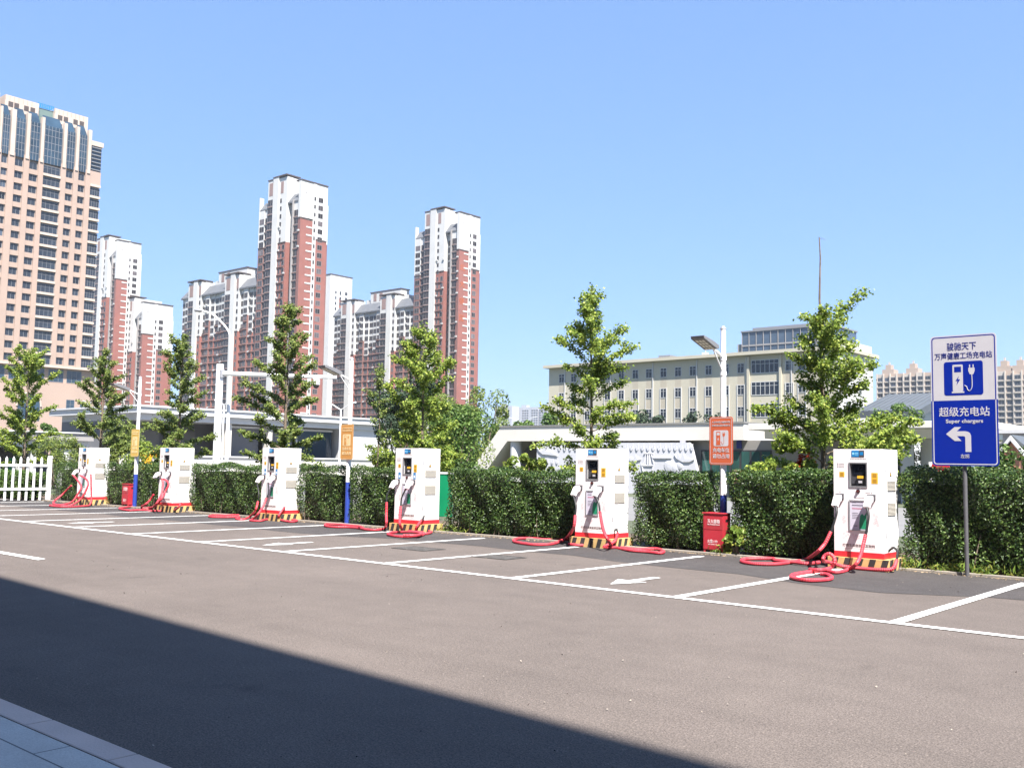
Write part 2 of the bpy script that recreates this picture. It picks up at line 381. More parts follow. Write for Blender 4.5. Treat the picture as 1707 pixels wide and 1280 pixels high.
# building behind the camera: its flat roof edge throws the shadow across the road
M_BSTONE = mat('dark_render', (.09, .09, .095), .8, .08, .5)
M_WINDG = mat('window_glass', (.018, .024, .034), .14, .35, .25, spec=.45)
def back_building():
    t = thing('office_building', 'tall dark office block behind the pavement, throwing its shadow over the road', 'building', (-3.0, -1.6, 0), rad(-3.6))
    H = 21.2
    MB().box(-70, 60, -16, 0, 0, H).build('wall', M_BSTONE, t)
    MB().box(-70.4, 60.4, -16.4, .35, H, H+.35).build('roof', M_CONC, t)
    for f in range(6):
        for i in range(-12, 12):
            x = i*5+1.0
            if abs(x) < 14 and f < 5:
                m = MB(); m.box(x, x+2.6, .002, .05, 1.2+f*3.4, 3.2+f*3.4); m.build('window', M_WINDG, t)
back_building()

# drain covers set in the bay
for px_, py_, lab in ((680, 916, 'dark worn drain cover set in the asphalt in front of the red hose coil'), (812, 930, 'dark worn drain cover beside a white bay line')):
    c = gr(px_, py_); t = thing('drain_cover', lab, 'drain cover', (c.x, c.y, .005), 0, 'drain covers in the parking bays')
    m = MB(); m.box(-.46, .46, -.03, .0, 0, .006); m.box(-.46, .46, .56, .59, 0, .006); m.box(-.46, -.43, 0, .56, 0, .006); m.box(.43, .46, 0, .56, 0, .006)
    m.build('frame', mat('cast_iron', (.06, .055, .052), .7, .3, 10), t)
    m = MB(); m.box(-.43, .43, 0, .56, -.004, .001)
    for i in range(12): m.box(-.42+i*.071, -.385+i*.071, .03, .53, .0011, .005)
    m.build('grate', mat('iron_grate', (.085, .078, .072), .75, .35, 7), t)

# ================================================================== CHARGERS
RINGS = [[(.17, .60), (.21, .56), (.165, .53), (.25, .585), (.29, .555), (.33, .59), (.35, .545), (.39, .575), (.41, .53), (.37, .50), (.44, .555), (.23, .63)],
         [(.17, .79), (.16, .84), (.195, .815), (.175, .88)], [(.73, .86), (.75, .82), (.71, .80), (.745, .91), (.70, .94), (.765, .77)]]
CWD, CDP, CHT, CFY = .86, .72, 2.06, 16.745
def charger_proto():
    t = thing('charging_cabinet', '', 'charger')
    z0, z1 = .20, CHT
    # body: front panel shell with shallow recess for the screen, two side panels, roof
    m = MB().mi(0); fx0, fx1, fz0, fz1 = .275, .595, 1.40, 1.83
    m.box(0, fx0, 0, .05, z0+.1, z1); m.box(fx1, CWD-.035, 0, .05, z0+.1, z1); m.box(fx0, fx1, 0, .05, z0+.1, fz0); m.box(fx0, fx1, 0, .05, fz1, z1)
    m.prism([(CWD-.035, 0), (CWD, .035), (CWD, .05), (CWD-.035, .05)], z0+.1, z1, 'z')
    m.build('body', M_CAB, t)
    m = MB(); m.box(.004, CWD-.004, .051, CDP, z0+.1, z1-.003); m.build('side_panel', M_CABSIDE, t, bevel=.006)
    m = MB(); m.box(-.004, CWD+.004, -.004, CDP+.004, z0, z0+.1); m.build('red_skirt', M_RED, t, bevel=.004)
    # plinth with slanted hazard stripes
    m = MB().mi(0); m.box(-.09, CWD+.09, -.075, CDP+.05, 0, z0)
    m.mi(1); k = 0; x = -.055
    while x < CWD+.0:
        m.prism([(x, .004), (x+.105, .004), (x+.165, z0-.004), (x+.06, z0-.004)], -.0775, -.0755, 'y'); x += .215
    y = -.02
    while y < CDP-.1:
        m.prism([(y, .004), (y+.105, .004), (y+.165, z0-.004), (y+.06, z0-.004)], CWD+.0905, CWD+.0925, 'x'); y += .215
    m.build('plinth', [M_HAZY, M_HAZB], t)
    # screen unit
    m = MB().mi(0)
    m.box(fx0, fx1, -.012, .03, fz0, fz0+.022); m.box(fx0, fx1, -.012, .03, fz1-.022, fz1); m.box(fx0, fx0+.018, -.012, .03, fz0+.022, fz1-.022); m.box(fx1-.018, fx1, -.012, .03, fz0+.022, fz1-.022)
    sb = m.build('screen_bezel', M_MIDGREY, t)
    m = MB(); m.add([(fx0+.018, .046, fz0+.022), (fx1-.018, .046, fz0+.022), (fx1-.018, .046, fz1-.022), (fx0+.018, .046, fz1-.022)], [(0, 1, 2, 3)])
    m.build('recess_panel', M_DKGREY, sb)
    m = MB(); m.add([(fx0+.045, .043, fz0+.20), (fx1-.03, .030, fz0+.20), (fx1-.03, .030, fz1-.03), (fx0+.03, .036, fz1-.03)], [(0, 1, 2, 3)]); m.build('screen', M_GLASSD, sb)
    m = MB(); m.box(.40, .515, .012, .045, 1.455, 1.55); m.build('card_reader', M_BLACK, sb, bevel=.006)
    m = MB(); m.box(.435, .50, .008, .0115, 1.475, 1.515); m.build('card_label', M_SIGNW, sb)
    m = MB(); m.box(.415, .515, .010, .045, 1.555, 1.60); m.build('caution_label', M_YEL, sb)
    m = MB()
    for i in range(8):
        for j in range(3): m.box(.30+i*.011, .306+i*.011, .040, .0455, 1.435+j*.012, 1.441+j*.012)
    m.build('speaker_grille', M_BLACK, sb)
    # name plate
    m = MB().mi(0); m.box(.325, .455, -.006, .0, 1.925, 2.035); m.mi(1); m.box(.4555, .545, -.006, 0, 1.925, 2.035)
    m.mi(2); m.box(.338, .372, -.0075, -.006, 1.962, 2.0); m.box(.382, .444, -.0075, -.006, 1.985, 1.998); m.box(.382, .444, -.0075, -.006, 1.958, 1.97)
    m.mi(3); m.box(.47, .53, -.0075, -.006, 1.955, 2.01)
    m.build('name_plate', [M_LOGOB, M_DKGREY, mat('plate_pale_blue', (.25, .55, .75), .4, 0), M_LOGOB], t)
    m = MB()
    for i in range(10): m.box(.30+i*.028, .318+i*.028, -.0015, 0, 1.885, 1.897)
    m.build('instruction_print', M_GREYTXT, t); m = MB()
    for r in range(3):
        m.box(.065, .083, -.0015, 0, 1.795-r*.03, 1.812-r*.03)
        for i in range(4): m.box(.095+i*.024, .113+i*.024, -.0015, 0, 1.797-r*.03, 1.809-r*.03)
    m.build('instruction_print', M_GREYTXT, t); m = MB()
    for i in range(5): m.box(.56+i*.016, .571+i*.016, -.0015, 0, 1.305, 1.315)
    m.build('instruction_print', M_GREYTXT, t); m = MB()
    for i in range(9): m.box(.36+i*.022, .376+i*.022, -.0015, 0, 1.215, 1.224)
    m.build('instruction_print', M_GREYTXT, t)
    m = MB(); m.box(.105, .195, -.003, 0, 1.575, 1.665); m.build('yellow_label', M_YEL, t)
    m = MB(); m.box(.665, .775, -.003, 0, 1.47, 1.655); m.build('yellow_label', M_YEL, t)
    for bx_ in ((.12, .18, 1.59, 1.65), (.685, .755, 1.575, 1.64), (.685, .755, 1.485, 1.55)):
        m = MB(); m.box(bx_[0], bx_[1], -.0045, -.003, bx_[2], bx_[3]); m.build('label_print', mat('label_brown', (.38, .20, .02), .5, 0), t)
    # emergency stop
    m = MB(); m.tube([(.432, 0, 1.335), (.432, -.012, 1.335)], .034, 18); e = m.build('emergency_stop', M_BLACK, t, smooth=True)
    m = MB(); m.tube([(.432, -.012, 1.335), (.432, -.035, 1.335)], [.02, .022], 16); m.build('button', mat('button_red', (.10, .02, .02), .35, 0), e, smooth=True)
    # poster in a grey frame
    px0, px1, pz0, pz1 = .272, .600, .66, 1.185
    m = MB(); fw = .02
    m.box(px0, px1, -.016, 0, pz0, pz0+fw); m.box(px0, px1, -.016, 0, pz1-fw, pz1); m.box(px0, px0+fw, -.016, 0, pz0+fw, pz1-fw); m.box(px1-fw, px1, -.016, 0, pz0+fw, pz1-fw)
    pf = m.build('poster_frame', M_ALU, t)
    m = MB().mi(0); m.box(px0+fw, px1-fw, -.006, -.001, pz0+fw, pz1-fw)
    m.mi(1); m.prism([(.445, .69), (.578, .69), (.578, .99), (.535, .92), (.50, .955), (.465, .92), (.448, .80)], -.0075, -.0062, 'y')
    m.mi(2)
    for i in range(9): m.box(.325+i*.022, .342+i*.022, -.0075, -.0062, 1.085, 1.102)
    m.box(.32, .40, -.0075, -.0062, 1.135, 1.141)
    m.mi(3)
    for i in range(9): m.box(.325+i*.02, .341+i*.02, -.0075, -.0062, 1.03, 1.046)
    m.mi(2)
    for r in range(4): m.box(.325, .43, -.0075, -.0062, .955-r*.03, .963-r*.03)
    for i in range(4): m.box(.345+i*.018, .358+i*.018, -.0075, -.0062, .735, .75)
    m.build('poster', [M_POSTER, M_GREEN, mat('poster_ink', (.08, .07, .10), .5, 0), mat('poster_ink_red', (.42, .08, .16), .5, 0)], pf)
    # printed pattern of pink rings and slogan
    rng = random.Random(4)
    for grp in RINGS:
      m = MB()
      for cx_, cz in grp:
        r = .020*rng.uniform(.75, 1.15)
        for k in range(6):
            a0, a1 = rad(60*k+30), rad(60*k+90)
            q = [(cx_+r*math.cos(a0), cz+r*math.sin(a0)), (cx_+r*math.cos(a1), cz+r*math.sin(a1)), (cx_+.80*r*math.cos(a1), cz+.80*r*math.sin(a1)), (cx_+.80*r*math.cos(a0), cz+.80*r*math.sin(a0))]
            m.add([(x, -.0012, z) for x, z in q], [(0, 1, 2, 3)])
      m.build('ring_pattern', M_PINK, t)
    lettering('打造生态型能源互联网', .43, .405, -.001, .052, M_GREYTXT, t, bold=.012, width=.56)
    m = MB()
    for i in range(26): m.box(.16+i*.021, .175+i*.021, -.0012, 0, .352, .358)
    m.build('small_print', M_GREYTXT, t)
    # side panel: vents, locks, warning triangle, seam
    X = CWD-.003
    for za, zb in ((1.35, 1.53), (.93, 1.16)):
        m = MB(); ya, yb = .20, .585
        m.box(X, X+.004, ya, yb, za, zb)
        nn = int((zb-za)/.022)
        for i in range(nn): m.prism([(X+.0045, za+.004+i*.022), (X+.0045, za+.018+i*.022), (X+.016, za+.006+i*.022)], ya+.012, yb-.012, 'y')
        m.build('vent_panel', M_VENT, t)
    for zz in (1.72, .60):
        m = MB(); m.box(X, X+.012, .12, .15, zz-.045, zz+.045); m.build('lock_handle', M_GALV, t, bevel=.004)
    m = MB().mi(0); m.prism([(.325, 1.60), (.415, 1.60), (.37, 1.69)], X, X+.004, 'x'); m.mi(1); m.prism([(.352, 1.612), (.388, 1.612), (.37, 1.66)], X+.0045, X+.0055, 'x')
    m.build('warning_triangle', [M_BLACK, M_YEL], t)
    m = MB(); m.box(X+.0005, X+.0025, .02, CDP-.02, .395, .400); m.box(X+.0005, X+.0025, .055, .059, .31, 2.04); m.build('door_seam', M_GREYTXT, t)
    # two holsters and plugs
    for hx in (.115, .665):
        m = MB()
        m.prism(rrect(hx-.065, hx+.065, 1.17, 1.275, .03), -.006, 0, 'y')
        m.box(hx-.068, hx+.068, -.05, -.006, 1.268, 1.284); m.box(hx+.05, hx+.068, -.05, -.006, 1.19, 1.268)
        m.build('holster', M_DKGREY, t)
        m = MB()
        for q in range(2): m.box(hx-.01, hx-.002+q*.01, -.0012, 0, 1.30+q*.012, 1.308+q*.012)
        m.build('port_mark', M_GREYTXT, t)
        m = MB()   # pistol-shaped white connector: round nose in the holster, thick handle sloping down and out
        m.tube([(hx, -.01, 1.215), (hx, -.075, 1.215)], [.047, .052], 14)
        m.prism([(-.055, 1.262), (-.13, 1.268), (-.185, 1.22), (-.27, 1.085), (-.205, 1.05), (-.14, 1.135), (-.055, 1.165)], hx-.052, hx+.052, 'x')
        pl = m.build('charging_plug', M_CAB, t, bevel=.01)
        m = MB(); m.box(hx-.02, hx+.02, -.172, -.158, 1.252, 1.262); m.build('latch_button', M_DKGREY, pl)
    return t

LABELS = [
 'white charging cabinet with lilac poster, nearest to the blue direction sign',
 'white charging cabinet right of the red box lamp, in front of the relief wall',
 'white charging cabinet with a flat pink hose coil and the green panel behind',
 'white charging cabinet with two hoses sweeping left, between two long hedges',
 'white charging cabinet right of the yellow sign, hose standing up in the hedge',
 'white charging cabinet nearest to the white picket fence, red hoses bundled in front',
]
proto = charger_proto(); CH = []
for i in range(6):
    o = proto if i == 0 else copy_tree(proto)
    CH.append(o)
for i, o in enumerate(CH):
    o.location = (-6.985-i*5.655, CFY, 0)
    o['label'] = LABELS[i]; o['group'] = 'charging cabinets along the hedge'
for i in (2, 3):
    for sx in (.115, .655):
        m = MB().mi(0); m.box(sx, sx+.085, -.003, 0, 1.30, 1.46); m.mi(1); m.box(sx+.02, sx+.065, -.0045, -.003, 1.33, 1.39)
        m.build('blue_label', [mat('label_blue', (.05, .19, .40), .5, 0), mat('label_white', (.6, .65, .7), .5, 0)], CH[i])

def H(px, py, dy): return at(px, py, CFY-dy)          # a hose point hanging dy in front of the cabinet faces
def G(px, py, z=.037): return gr(px, py, z)
def hose(i, black, red, coil_r=.034):
    o = CH[i]; off = Vector(o.location)
    if black:
        P = spline([p-off for p in black], .05)
        MB().tube(P, .020 if i else .021, 8).build('charging_cable', M_BLACK, o, smooth=True)
    P = spline([p-off for p in red], .0165 if i < 2 else .03)
    rs = [coil_r*(1.0 if k % 2 else .84) for k in range(len(P))]
    MB().tube(P, rs, 8).build('cable_conduit', M_HOSE, o, smooth=False)
def plug(i, hx): return Vector(CH[i].location)+Vector((hx, -.24, 1.08))
LH, RH = .115, .665
# cabinet nearest to the blue sign
hose(0, [plug(0, LH), H(1395, 853, .30), H(1385, 888, .38)],
     [H(1385, 886, .38), H(1375, 906, .45), H(1361, 921, .5), G(1343, 932), G(1318, 937), G(1290, 940), G(1255, 939), G(1237, 935.5), G(1242, 931.5), G(1266, 930.5), G(1288, 931), G(1294, 934), G(1320, 936.5, .05), G(1345, 939, .05), G(1366, 937, .05)])
hose(0, [plug(0, RH), H(1448, 860, .30), H(1443, 893, .36)],
     [H(1443, 891, .36), H(1439, 908, .42), H(1434, 927, .55), H(1427, 940, .72), G(1414, 949), G(1395, 953.5), G(1374, 951), G(1350, 953), G(1326, 957), G(1319, 960.5), G(1326, 964), G(1350, 967), G(1379, 965.5), G(1386, 962), G(1379, 957.5), G(1368, 956)])
c0 = Vector(CH[0].location)
hose(0, [c0+Vector((CWD, .22, .33)), c0+Vector((CWD+.10, .17, .40)), c0+Vector((CWD+.19, .10, .34)), c0+Vector((CWD+.20, .02, .20))],
     [c0+Vector((CWD+.20, .03, .21)), c0+Vector((CWD+.17, -.10, .07)), c0+Vector((.80, -.135, .04)), c0+Vector((.5, -.13, .037)), c0+Vector((.2, -.135, .05)), c0+Vector((-.03, -.16, .10)), H(1372, 934, .65), H(1375, 926, .65), H(1383, 923, .65), H(1390, 929, .66), H(1391, 938, .68), H(1383, 947, .72), G(1366, 950, .08), G(1350, 949, .05)])
hose(1, [plug(1, LH), H(960, 842, .33), H(958.5, 860, .36)],
     [H(959, 859, .36), H(956, 880, .42), G(943, 897, .10), G(921, 906), G(895, 907.5), G(873, 905.5), G(857, 902), G(862, 897.5), G(885, 897), G(907, 899), G(930, 899), G(950, 898, .08), G(958, 896, .12), G(968, 901.5), G(986, 904.5), G(988, 907.5), G(967, 908.5), G(948, 906.5)])
hose(1, [plug(1, RH), H(998, 838, .29), H(1000, 855, .31)],
     [H(1000, 853, .31), H(1005, 880, .42), H(1013, 899, .6), G(1024, 911), G(1050, 917), G(1080, 919.5), G(1100, 921.5), G(1106, 918.5), G(1093, 914.5), G(1061, 915.5), G(1036, 912.5)])
c1 = Vector(CH[1].location)
hose(1, [c1+Vector((CWD, .22, .36)), c1+Vector((CWD+.09, .16, .40)), c1+Vector((CWD+.16, .1, .32))],
     [c1+Vector((CWD+.16, .11, .33)), c1+Vector((CWD+.15, .0, .16)), c1+Vector((CWD+.03, -.2, .05)), G(1026, 912)])
hose(2, [plug(2, LH), H(645, 826, .32), H(644.5, 838, .34)],
     [H(644.5, 837, .34), H(644, 858, .38), H(644, 873, .5), G(641, 880.5), G(630, 882.8), G(612, 882.4), G(598, 880), G(580, 878.3), G(560, 878), G(543, 876.6), G(545, 873.5), G(566, 874), G(588, 876), G(600, 877.5, .08), G(606, 880.5)])
hose(2, [plug(2, RH), H(669.5, 830, .29), H(668, 846, .32)],
     [H(668, 844, .32), H(666.5, 862, .42), H(667, 875, .6), G(672, 883), G(685, 885.5), G(702, 887), G(707, 889.5), G(699, 892.8), G(680, 894.3), G(658, 893), G(647, 890.5), G(651, 887.8), G(668, 886.5), G(690, 887, .07), G(702, 889.5, .07), G(693, 892.5, .07), G(672, 892.3, .07)])
c2 = Vector(CH[2].location)
hose(2, [c2+Vector((CWD, .2, .40)), c2+Vector((CWD+.09, .1, .40)), c2+Vector((CWD+.10, .0, .3))],
     [c2+Vector((CWD+.10, .01, .31)), c2+Vector((CWD+.06, -.12, .12)), G(700, 882.5, .05), G(712, 884.5), G(719, 886.5), G(712, 889), G(700, 888.5)])
hose(3, [plug(3, LH), H(431.5, 823, .34), H(430, 838, .36)],
     [H(430, 836, .36), H(425.5, 851, .48), G(416, 861), G(406, 865.5), G(394, 864.8), G(398, 861.5, .05), G(375, 861.8), G(350, 861), G(355, 858.8), G(378, 858.4), G(399, 858.6)])
hose(3, [plug(3, RH), H(447, 823, .36), H(443.5, 832, .40)],
     [H(444, 830, .40), H(438, 845, .55), H(429, 858, .75), G(421, 865.2), G(418, 867.2), G(434, 868), G(443, 865.8), G(458, 865), G(470, 864), G(482, 865.5), G(494, 867), G(492, 869), G(480, 869), G(468, 866.6)])
c3 = Vector(CH[3].location)
hose(3, None, [c3+Vector((CWD, .2, .38)), c3+Vector((CWD+.08, .1, .36)), c3+Vector((CWD+.08, -.05, .12)), G(480, 864)])
hose(4, [plug(4, LH), H(268.5, 798, .3), H(271, 801, .3)], [H(270, 797, .3), H(271.5, 809, .32), H(268, 826, .45), H(259, 841, .7), G(248, 846.5), G(232, 842), G(215, 844.8), G(199, 847.2), G(214, 850.4), G(235, 850), G(257, 851.2), G(286, 851), H(297, 846, .3), H(302, 838, .12)])
hose(4, None, [plug(4, RH), H(281, 806, .30), H(275, 820, .4), H(266, 836, .6), G(252, 847.5), G(236, 846), H(243, 840, .1), H(249.5, 834, -.15), H(256, 824, -.2)])
hose(5, None, [plug(5, LH), H(135, 810, .32), H(128, 826, .45), H(119, 837, .6), G(104, 841), G(83, 842.4), G(104, 844.2), G(138, 843.4), H(151, 839, .25), H(152, 812, .2), H(151.5, 790, .2)])
hose(5, None, [plug(5, RH), H(147, 803, .3), H(142, 820, .4), H(132, 834, .55), G(114, 842.6), G(89, 838.5), H(104, 824, .05), H(119, 809, -.05)])

# ================================================================== HEDGES
def hedge(name_label, x0, x1, y0, depth, h, n, seed, group='clipped hedges between the chargers', bulge=.065, lm=None, leafsize=(.036, .064), stems=3):
    rs = np.random.default_rng(seed); Lx = x1-x0; n = int(n*1.35)
    t = thing('hedge', name_label, 'hedge', (x0, y0, 0), 0, group)
    f1, f2, f3 = rs.uniform(1.2, 2.2), rs.uniform(3, 5), rs.uniform(0, 6, 4)
    def topz(x): return h+.03*np.sin(x*f1+f3[0])+.022*np.sin(x*f2*1.7+f3[1])
    def face(x, z): return bulge*(np.sin(x*f2*.8+f3[2])*np.sin(z*4+f3[3])+.6*np.sin(x*7+z*5+f3[1]))
    A = np.array([Lx*h, Lx*depth*.9, depth*h*.9, depth*h*.9]); c = (n*A/A.sum()).astype(int)
    P, Nn = [], []
    dep = lambda k: -np.abs(rs.normal(0, .085, k))+.03
    k = c[0]; x = rs.uniform(0, Lx, k); z = h*rs.uniform(0.03, 1, k)**.85; zz = z/h*topz(x)
    pinch = .10*np.clip((.35-z)/.35, 0, 1)
    P.append(np.stack([x, -face(x, z)+pinch-dep(k), zz], 1)); Nn.append(np.tile([0, -1, .35], (k, 1)))
    k = c[1]; x = rs.uniform(0, Lx, k); y = rs.uniform(0, depth, k)
    P.append(np.stack([x, y, topz(x)+dep(k)+.05*np.sin(y*6+x*3)], 1)); Nn.append(np.tile([0, 0, 1.], (k, 1)))
    for sx, kk in ((0, c[2]), (1, c[3])):
        y = rs.uniform(0, depth, kk); z = h*rs.uniform(.03, 1, kk)**.85
        xo = (dep(kk)+.09*np.sin(z*5+y*4+sx))
        P.append(np.stack([Lx+xo if sx else -xo, y, z], 1)); Nn.append(np.tile([1. if sx else -1., 0, .3], (kk, 1)))
    # upright shoots on top
    k = int(60*Lx); x = rs.uniform(0, Lx, k); P.append(np.stack([x, rs.uniform(0, depth, k), topz(x)+rs.uniform(0, .08, k)], 1)); Nn.append(np.tile([0, -.5, .6], (k, 1)))
    P = np.concatenate(P); Nn = np.concatenate(Nn)+rs.normal(0, .75, (len(P), 3))
    leaves('foliage', P, Nn, rs.uniform(*leafsize, len(P)), lm or M_LEAF_H, t, aspect=.55)
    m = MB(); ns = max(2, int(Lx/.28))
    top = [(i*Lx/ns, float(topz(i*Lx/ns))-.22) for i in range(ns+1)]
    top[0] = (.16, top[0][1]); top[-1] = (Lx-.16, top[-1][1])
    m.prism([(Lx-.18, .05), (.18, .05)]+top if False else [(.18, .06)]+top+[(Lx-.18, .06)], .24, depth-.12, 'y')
    m.build('shade_core', M_SHADE_CORE, t)  # solid core closing the hedge, its dark colour painting the shaded gaps
    for k in range(int(Lx*stems)):
        m = MB()
        x = rs.uniform(.1, Lx-.1); y = rs.uniform(.02, .2); a = rs.normal(0, .12); zt = rs.uniform(.3, .75)
        m.tube([(x, y, 0), (x+a*.5, y-.01, zt*.5), (x+a, y+.05, zt)], [.012, .010, .006], 5); m.build('stem', M_BARK, t)
    return t
HY = 17.36
hedge('tall dark hedge behind the blue direction sign', -6.0, -1.2, HY, 1.0, 1.68, 26000, 1, stems=2)
hedge('dark hedge between the nearest charger and the lamp with the orange sign', -9.34, -7.15, HY, 1.0, 1.62, 15000, 2)
hedge('dark hedge left of the red fire box with the white relief wall above it', -11.55, -9.98, HY, .95, 1.56, 11500, 3)
hedge('long unbroken dark hedge in front of the slanted pavilion end', -16.97, -12.75, HY-.08, .95, 1.52, 22000, 4)
hedge('dark hedge between the lamp with the faded orange sign and the green panel charger', -20.72, -18.45, HY, .9, 1.55, 10500, 5)
hedge('dark hedge left of the lamp with the faded orange sign', -23.2, -21.38, HY, .9, 1.55, 6500, 6)
hedge('dark hedge in front of the tall white camera mast', -29.0, -24.1, HY, .9, 1.52, 15000, 7)
hedge('short dark hedge right of the lamp with the yellow sign', -31.75, -29.9, HY, .9, 1.50, 7000, 8)
hedge('short dark hedge left of the lamp with the yellow sign', -34.75, -32.45, HY, .9, 1.50, 6000, 9)
hedge('dark hedge between the picket fence and the farthest charger', -38.55, -35.5, HY, .9, 1.45, 7500, 10)
hedge('yellow green hedge seen through the white picket fence', -46.5, -39.4, 16.6, .9, 1.05, 9000, 12, lm=M_LEAF_B, leafsize=(.06, .10), group='loose hedges further back')

# ================================================================== LAMPS, SIGNS, BOXES
def lamp_proto():
    t = thing('lamp_post', '', 'lamp post')
    m = MB(); m.tube([(0, 0, 1.15), (0, 0, 4.50)], [.068, .052], 16); m.build('pole', M_POLEW, t, smooth=True)
    m = MB(); m.tube([(0, 0, 0), (0, 0, 1.15)], [.072, .069], 16); m.build('blue_base', M_POLEB, t, smooth=True)
    m = MB(); m.tube([(0, 0, 4.5), (0, 0, 4.53), (0, 0, 4.57)], [.06, .06, .03], 14); m.build('pole_cap', M_GALV, t, smooth=True)
    m = MB(); m.tube([(0, 0, 3.92), (0, -.46, 4.09)], .028, 8); m.tube([(0, 0, 3.60), (0, -.40, 4.05)], .014, 6)
    m.tube([(0, 0, 3.87), (0, 0, 3.97)], .066, 12); m.tube([(0, 0, 3.56), (0, 0, 3.64)], .066, 12); m.build('arm', M_POLEW, t)
    m = MB(); m.prism([(-.42, 4.06), (-.50, 4.04), (-1.02, 4.20), (-1.04, 4.26), (-.60, 4.18), (-.44, 4.13)], -.15, .15, 'x')
    for i in range(6): m.prism([(-.62-i*.062, 4.175+i*.0113), (-.635-i*.062, 4.178+i*.0113), (-.635-i*.062, 4.215+i*.0113), (-.62-i*.062, 4.212+i*.0113)], -.12, .12, 'x')
    h = m.build('lamp_head', M_MIDGREY, t, bevel=.01)
    m = MB(); d = Vector((0, -.52, .16)).normalized(); nn = Vector((0, -.16, -.52)).normalized()
    for i in range(3):
        for j in range(4):
            c = Vector((-.10+i*.07+.03, -.52, 4.046))+d*(.03+j*.125)+nn*.004
            a = Vector((.028, 0, 0)); bb = d*.05
            m.add([c-a-bb, c+a-bb, c+a+bb, c-a+bb], [(0, 1, 2, 3)])
    m.build('lens', mat('lamp_lens', (.75, .74, .68), .3, 0), h)
    return t
LP = lamp_proto(); LAMPS = []
for i, (px_, py_, lab) in enumerate([(1206, 800, 'white lamp post with blue foot behind the red box, carrying the orange sign'),
                                     (579, 850, 'white lamp post with long blue foot carrying the faded orange sign'),
                                     (226, 800, 'white lamp post with blue foot carrying the yellow sign, at the far end')]):
    o = LP if i == 0 else copy_tree(LP); LAMPS.append(o)
    yy = 17.74 if i == 0 else 17.42; p = at(px_, py_, yy); o.location = (p.x, yy, 0.0); o['label'] = lab; o['group'] = 'lamp posts in the hedge'

def charge_icon(parent, x, z, s, y, mbody, mwin, mplug):
    m = MB(); m.prism(rrect(x-.62*s, x-.02*s, z-.80*s, z+.85*s, .06*s, 3), y-.0016, y, 'y'); m.box(x-.68*s, x+.04*s, y-.0016, y, z-.9*s, z-.801*s)
    ic = m.build('charger_symbol', mbody, parent)
    m = MB(); m.box(x-.52*s, x-.12*s, y-.003, y-.0017, z+.38*s, z+.72*s)
    m.prism([(x-.25*s, z+.15*s), (x-.46*s, z-.16*s), (x-.34*s, z-.16*s), (x-.40*s, z-.42*s), (x-.18*s, z-.06*s), (x-.31*s, z-.06*s)], y-.003, y-.0017, 'y')
    m.build('symbol_cutout', mwin, ic)
    m = MB(); m.prism([(x+.30*s, z+.62*s), (x+.66*s, z+.62*s), (x+.66*s, z+.42*s), (x+.58*s, z+.22*s), (x+.38*s, z+.22*s), (x+.30*s, z+.42*s)], y-.0016, y, 'y')
    m.box(x+.35*s, x+.41*s, y-.0016, y, z+.625*s, z+.82*s); m.box(x+.55*s, x+.61*s, y-.0016, y, z+.625*s, z+.82*s)
    pts = [(x+.49*s, z+.22*s), (x+.50*s, z-.35*s), (x+.47*s, z-.62*s), (x+.36*s, z-.78*s), (x+.24*s, z-.70*s), (x+.18*s, z-.52*s), (x+.06*s, z-.44*s)]
    m.tube(spline([(a, y-.001, c) for a, c in pts], .01*s), .022*s, 5)
    m.build('plug_symbol', mplug, ic)
def park_sign(lamp, mbg, label, dim):
    p = lamp.location; t = thing('notice_sign', label, 'sign', (p.x-.005, p.y-.085, 1.76), 0, 'bay notice signs on the lamp posts')
    W2, Hh = .262, .96
    MB().prism(rrect(-W2, W2, 0, Hh, .05), -.006, .006, 'y').build('panel', mbg, t)
    m = MB(); o_ = rrect(-W2+.02, W2-.02, .02, Hh-.02, .04); i_ = rrect(-W2+.028, W2-.028, .028, Hh-.028, .034); n = len(o_)
    m.add([(x, -.0075, z) for x, z in o_]+[(x, -.0075, z) for x, z in i_], [(k, (k+1) % n, n+(k+1) % n, n+k) for k in range(n)])
    m.build('border', dim, t)
    ic = MB().prism(rrect(-.165, .165, .37, .69, .035), -.0078, -.0062, 'y').build('symbol_field', dim, t)
    charge_icon(t, -.01, .53, .155, -.0082, mbg, dim, mbg)
    lettering('充电车位', 0, .285, -.008, .098, dim, t, bold=.010, width=.37)
    lettering('请勿占用', 0, .165, -.008, .098, dim, t, bold=.010, width=.37)
    lettering('人走车位清 共建好环境', 0, .852, -.008, .044, dim, t, bold=.004, width=.41)
    lettering('充电完成后请及时驶离车位', 0, .785, -.008, .040, dim, t, bold=.004, width=.41)
    m = MB(); m.box(-.09, .09, .008, .085, .25, .28); m.box(-.09, .09, .008, .085, .70, .73); m.build('bracket', M_GALV, t)
park_sign(LAMPS[0], M_ORANGE, 'orange charging bay notice with white symbol, on the lamp nearest the blue sign', M_SIGNW)
park_sign(LAMPS[1], M_ORANGE2, 'faded orange charging bay notice on the lamp between two hedges', mat('faded_sign_cream', (.66, .52, .30), .5, 0))
park_sign(LAMPS[2], M_YELSIGN, 'bleached yellow charging bay notice on the farthest lamp', mat('faded_sign_pale', (.70, .58, .34), .5, 0))

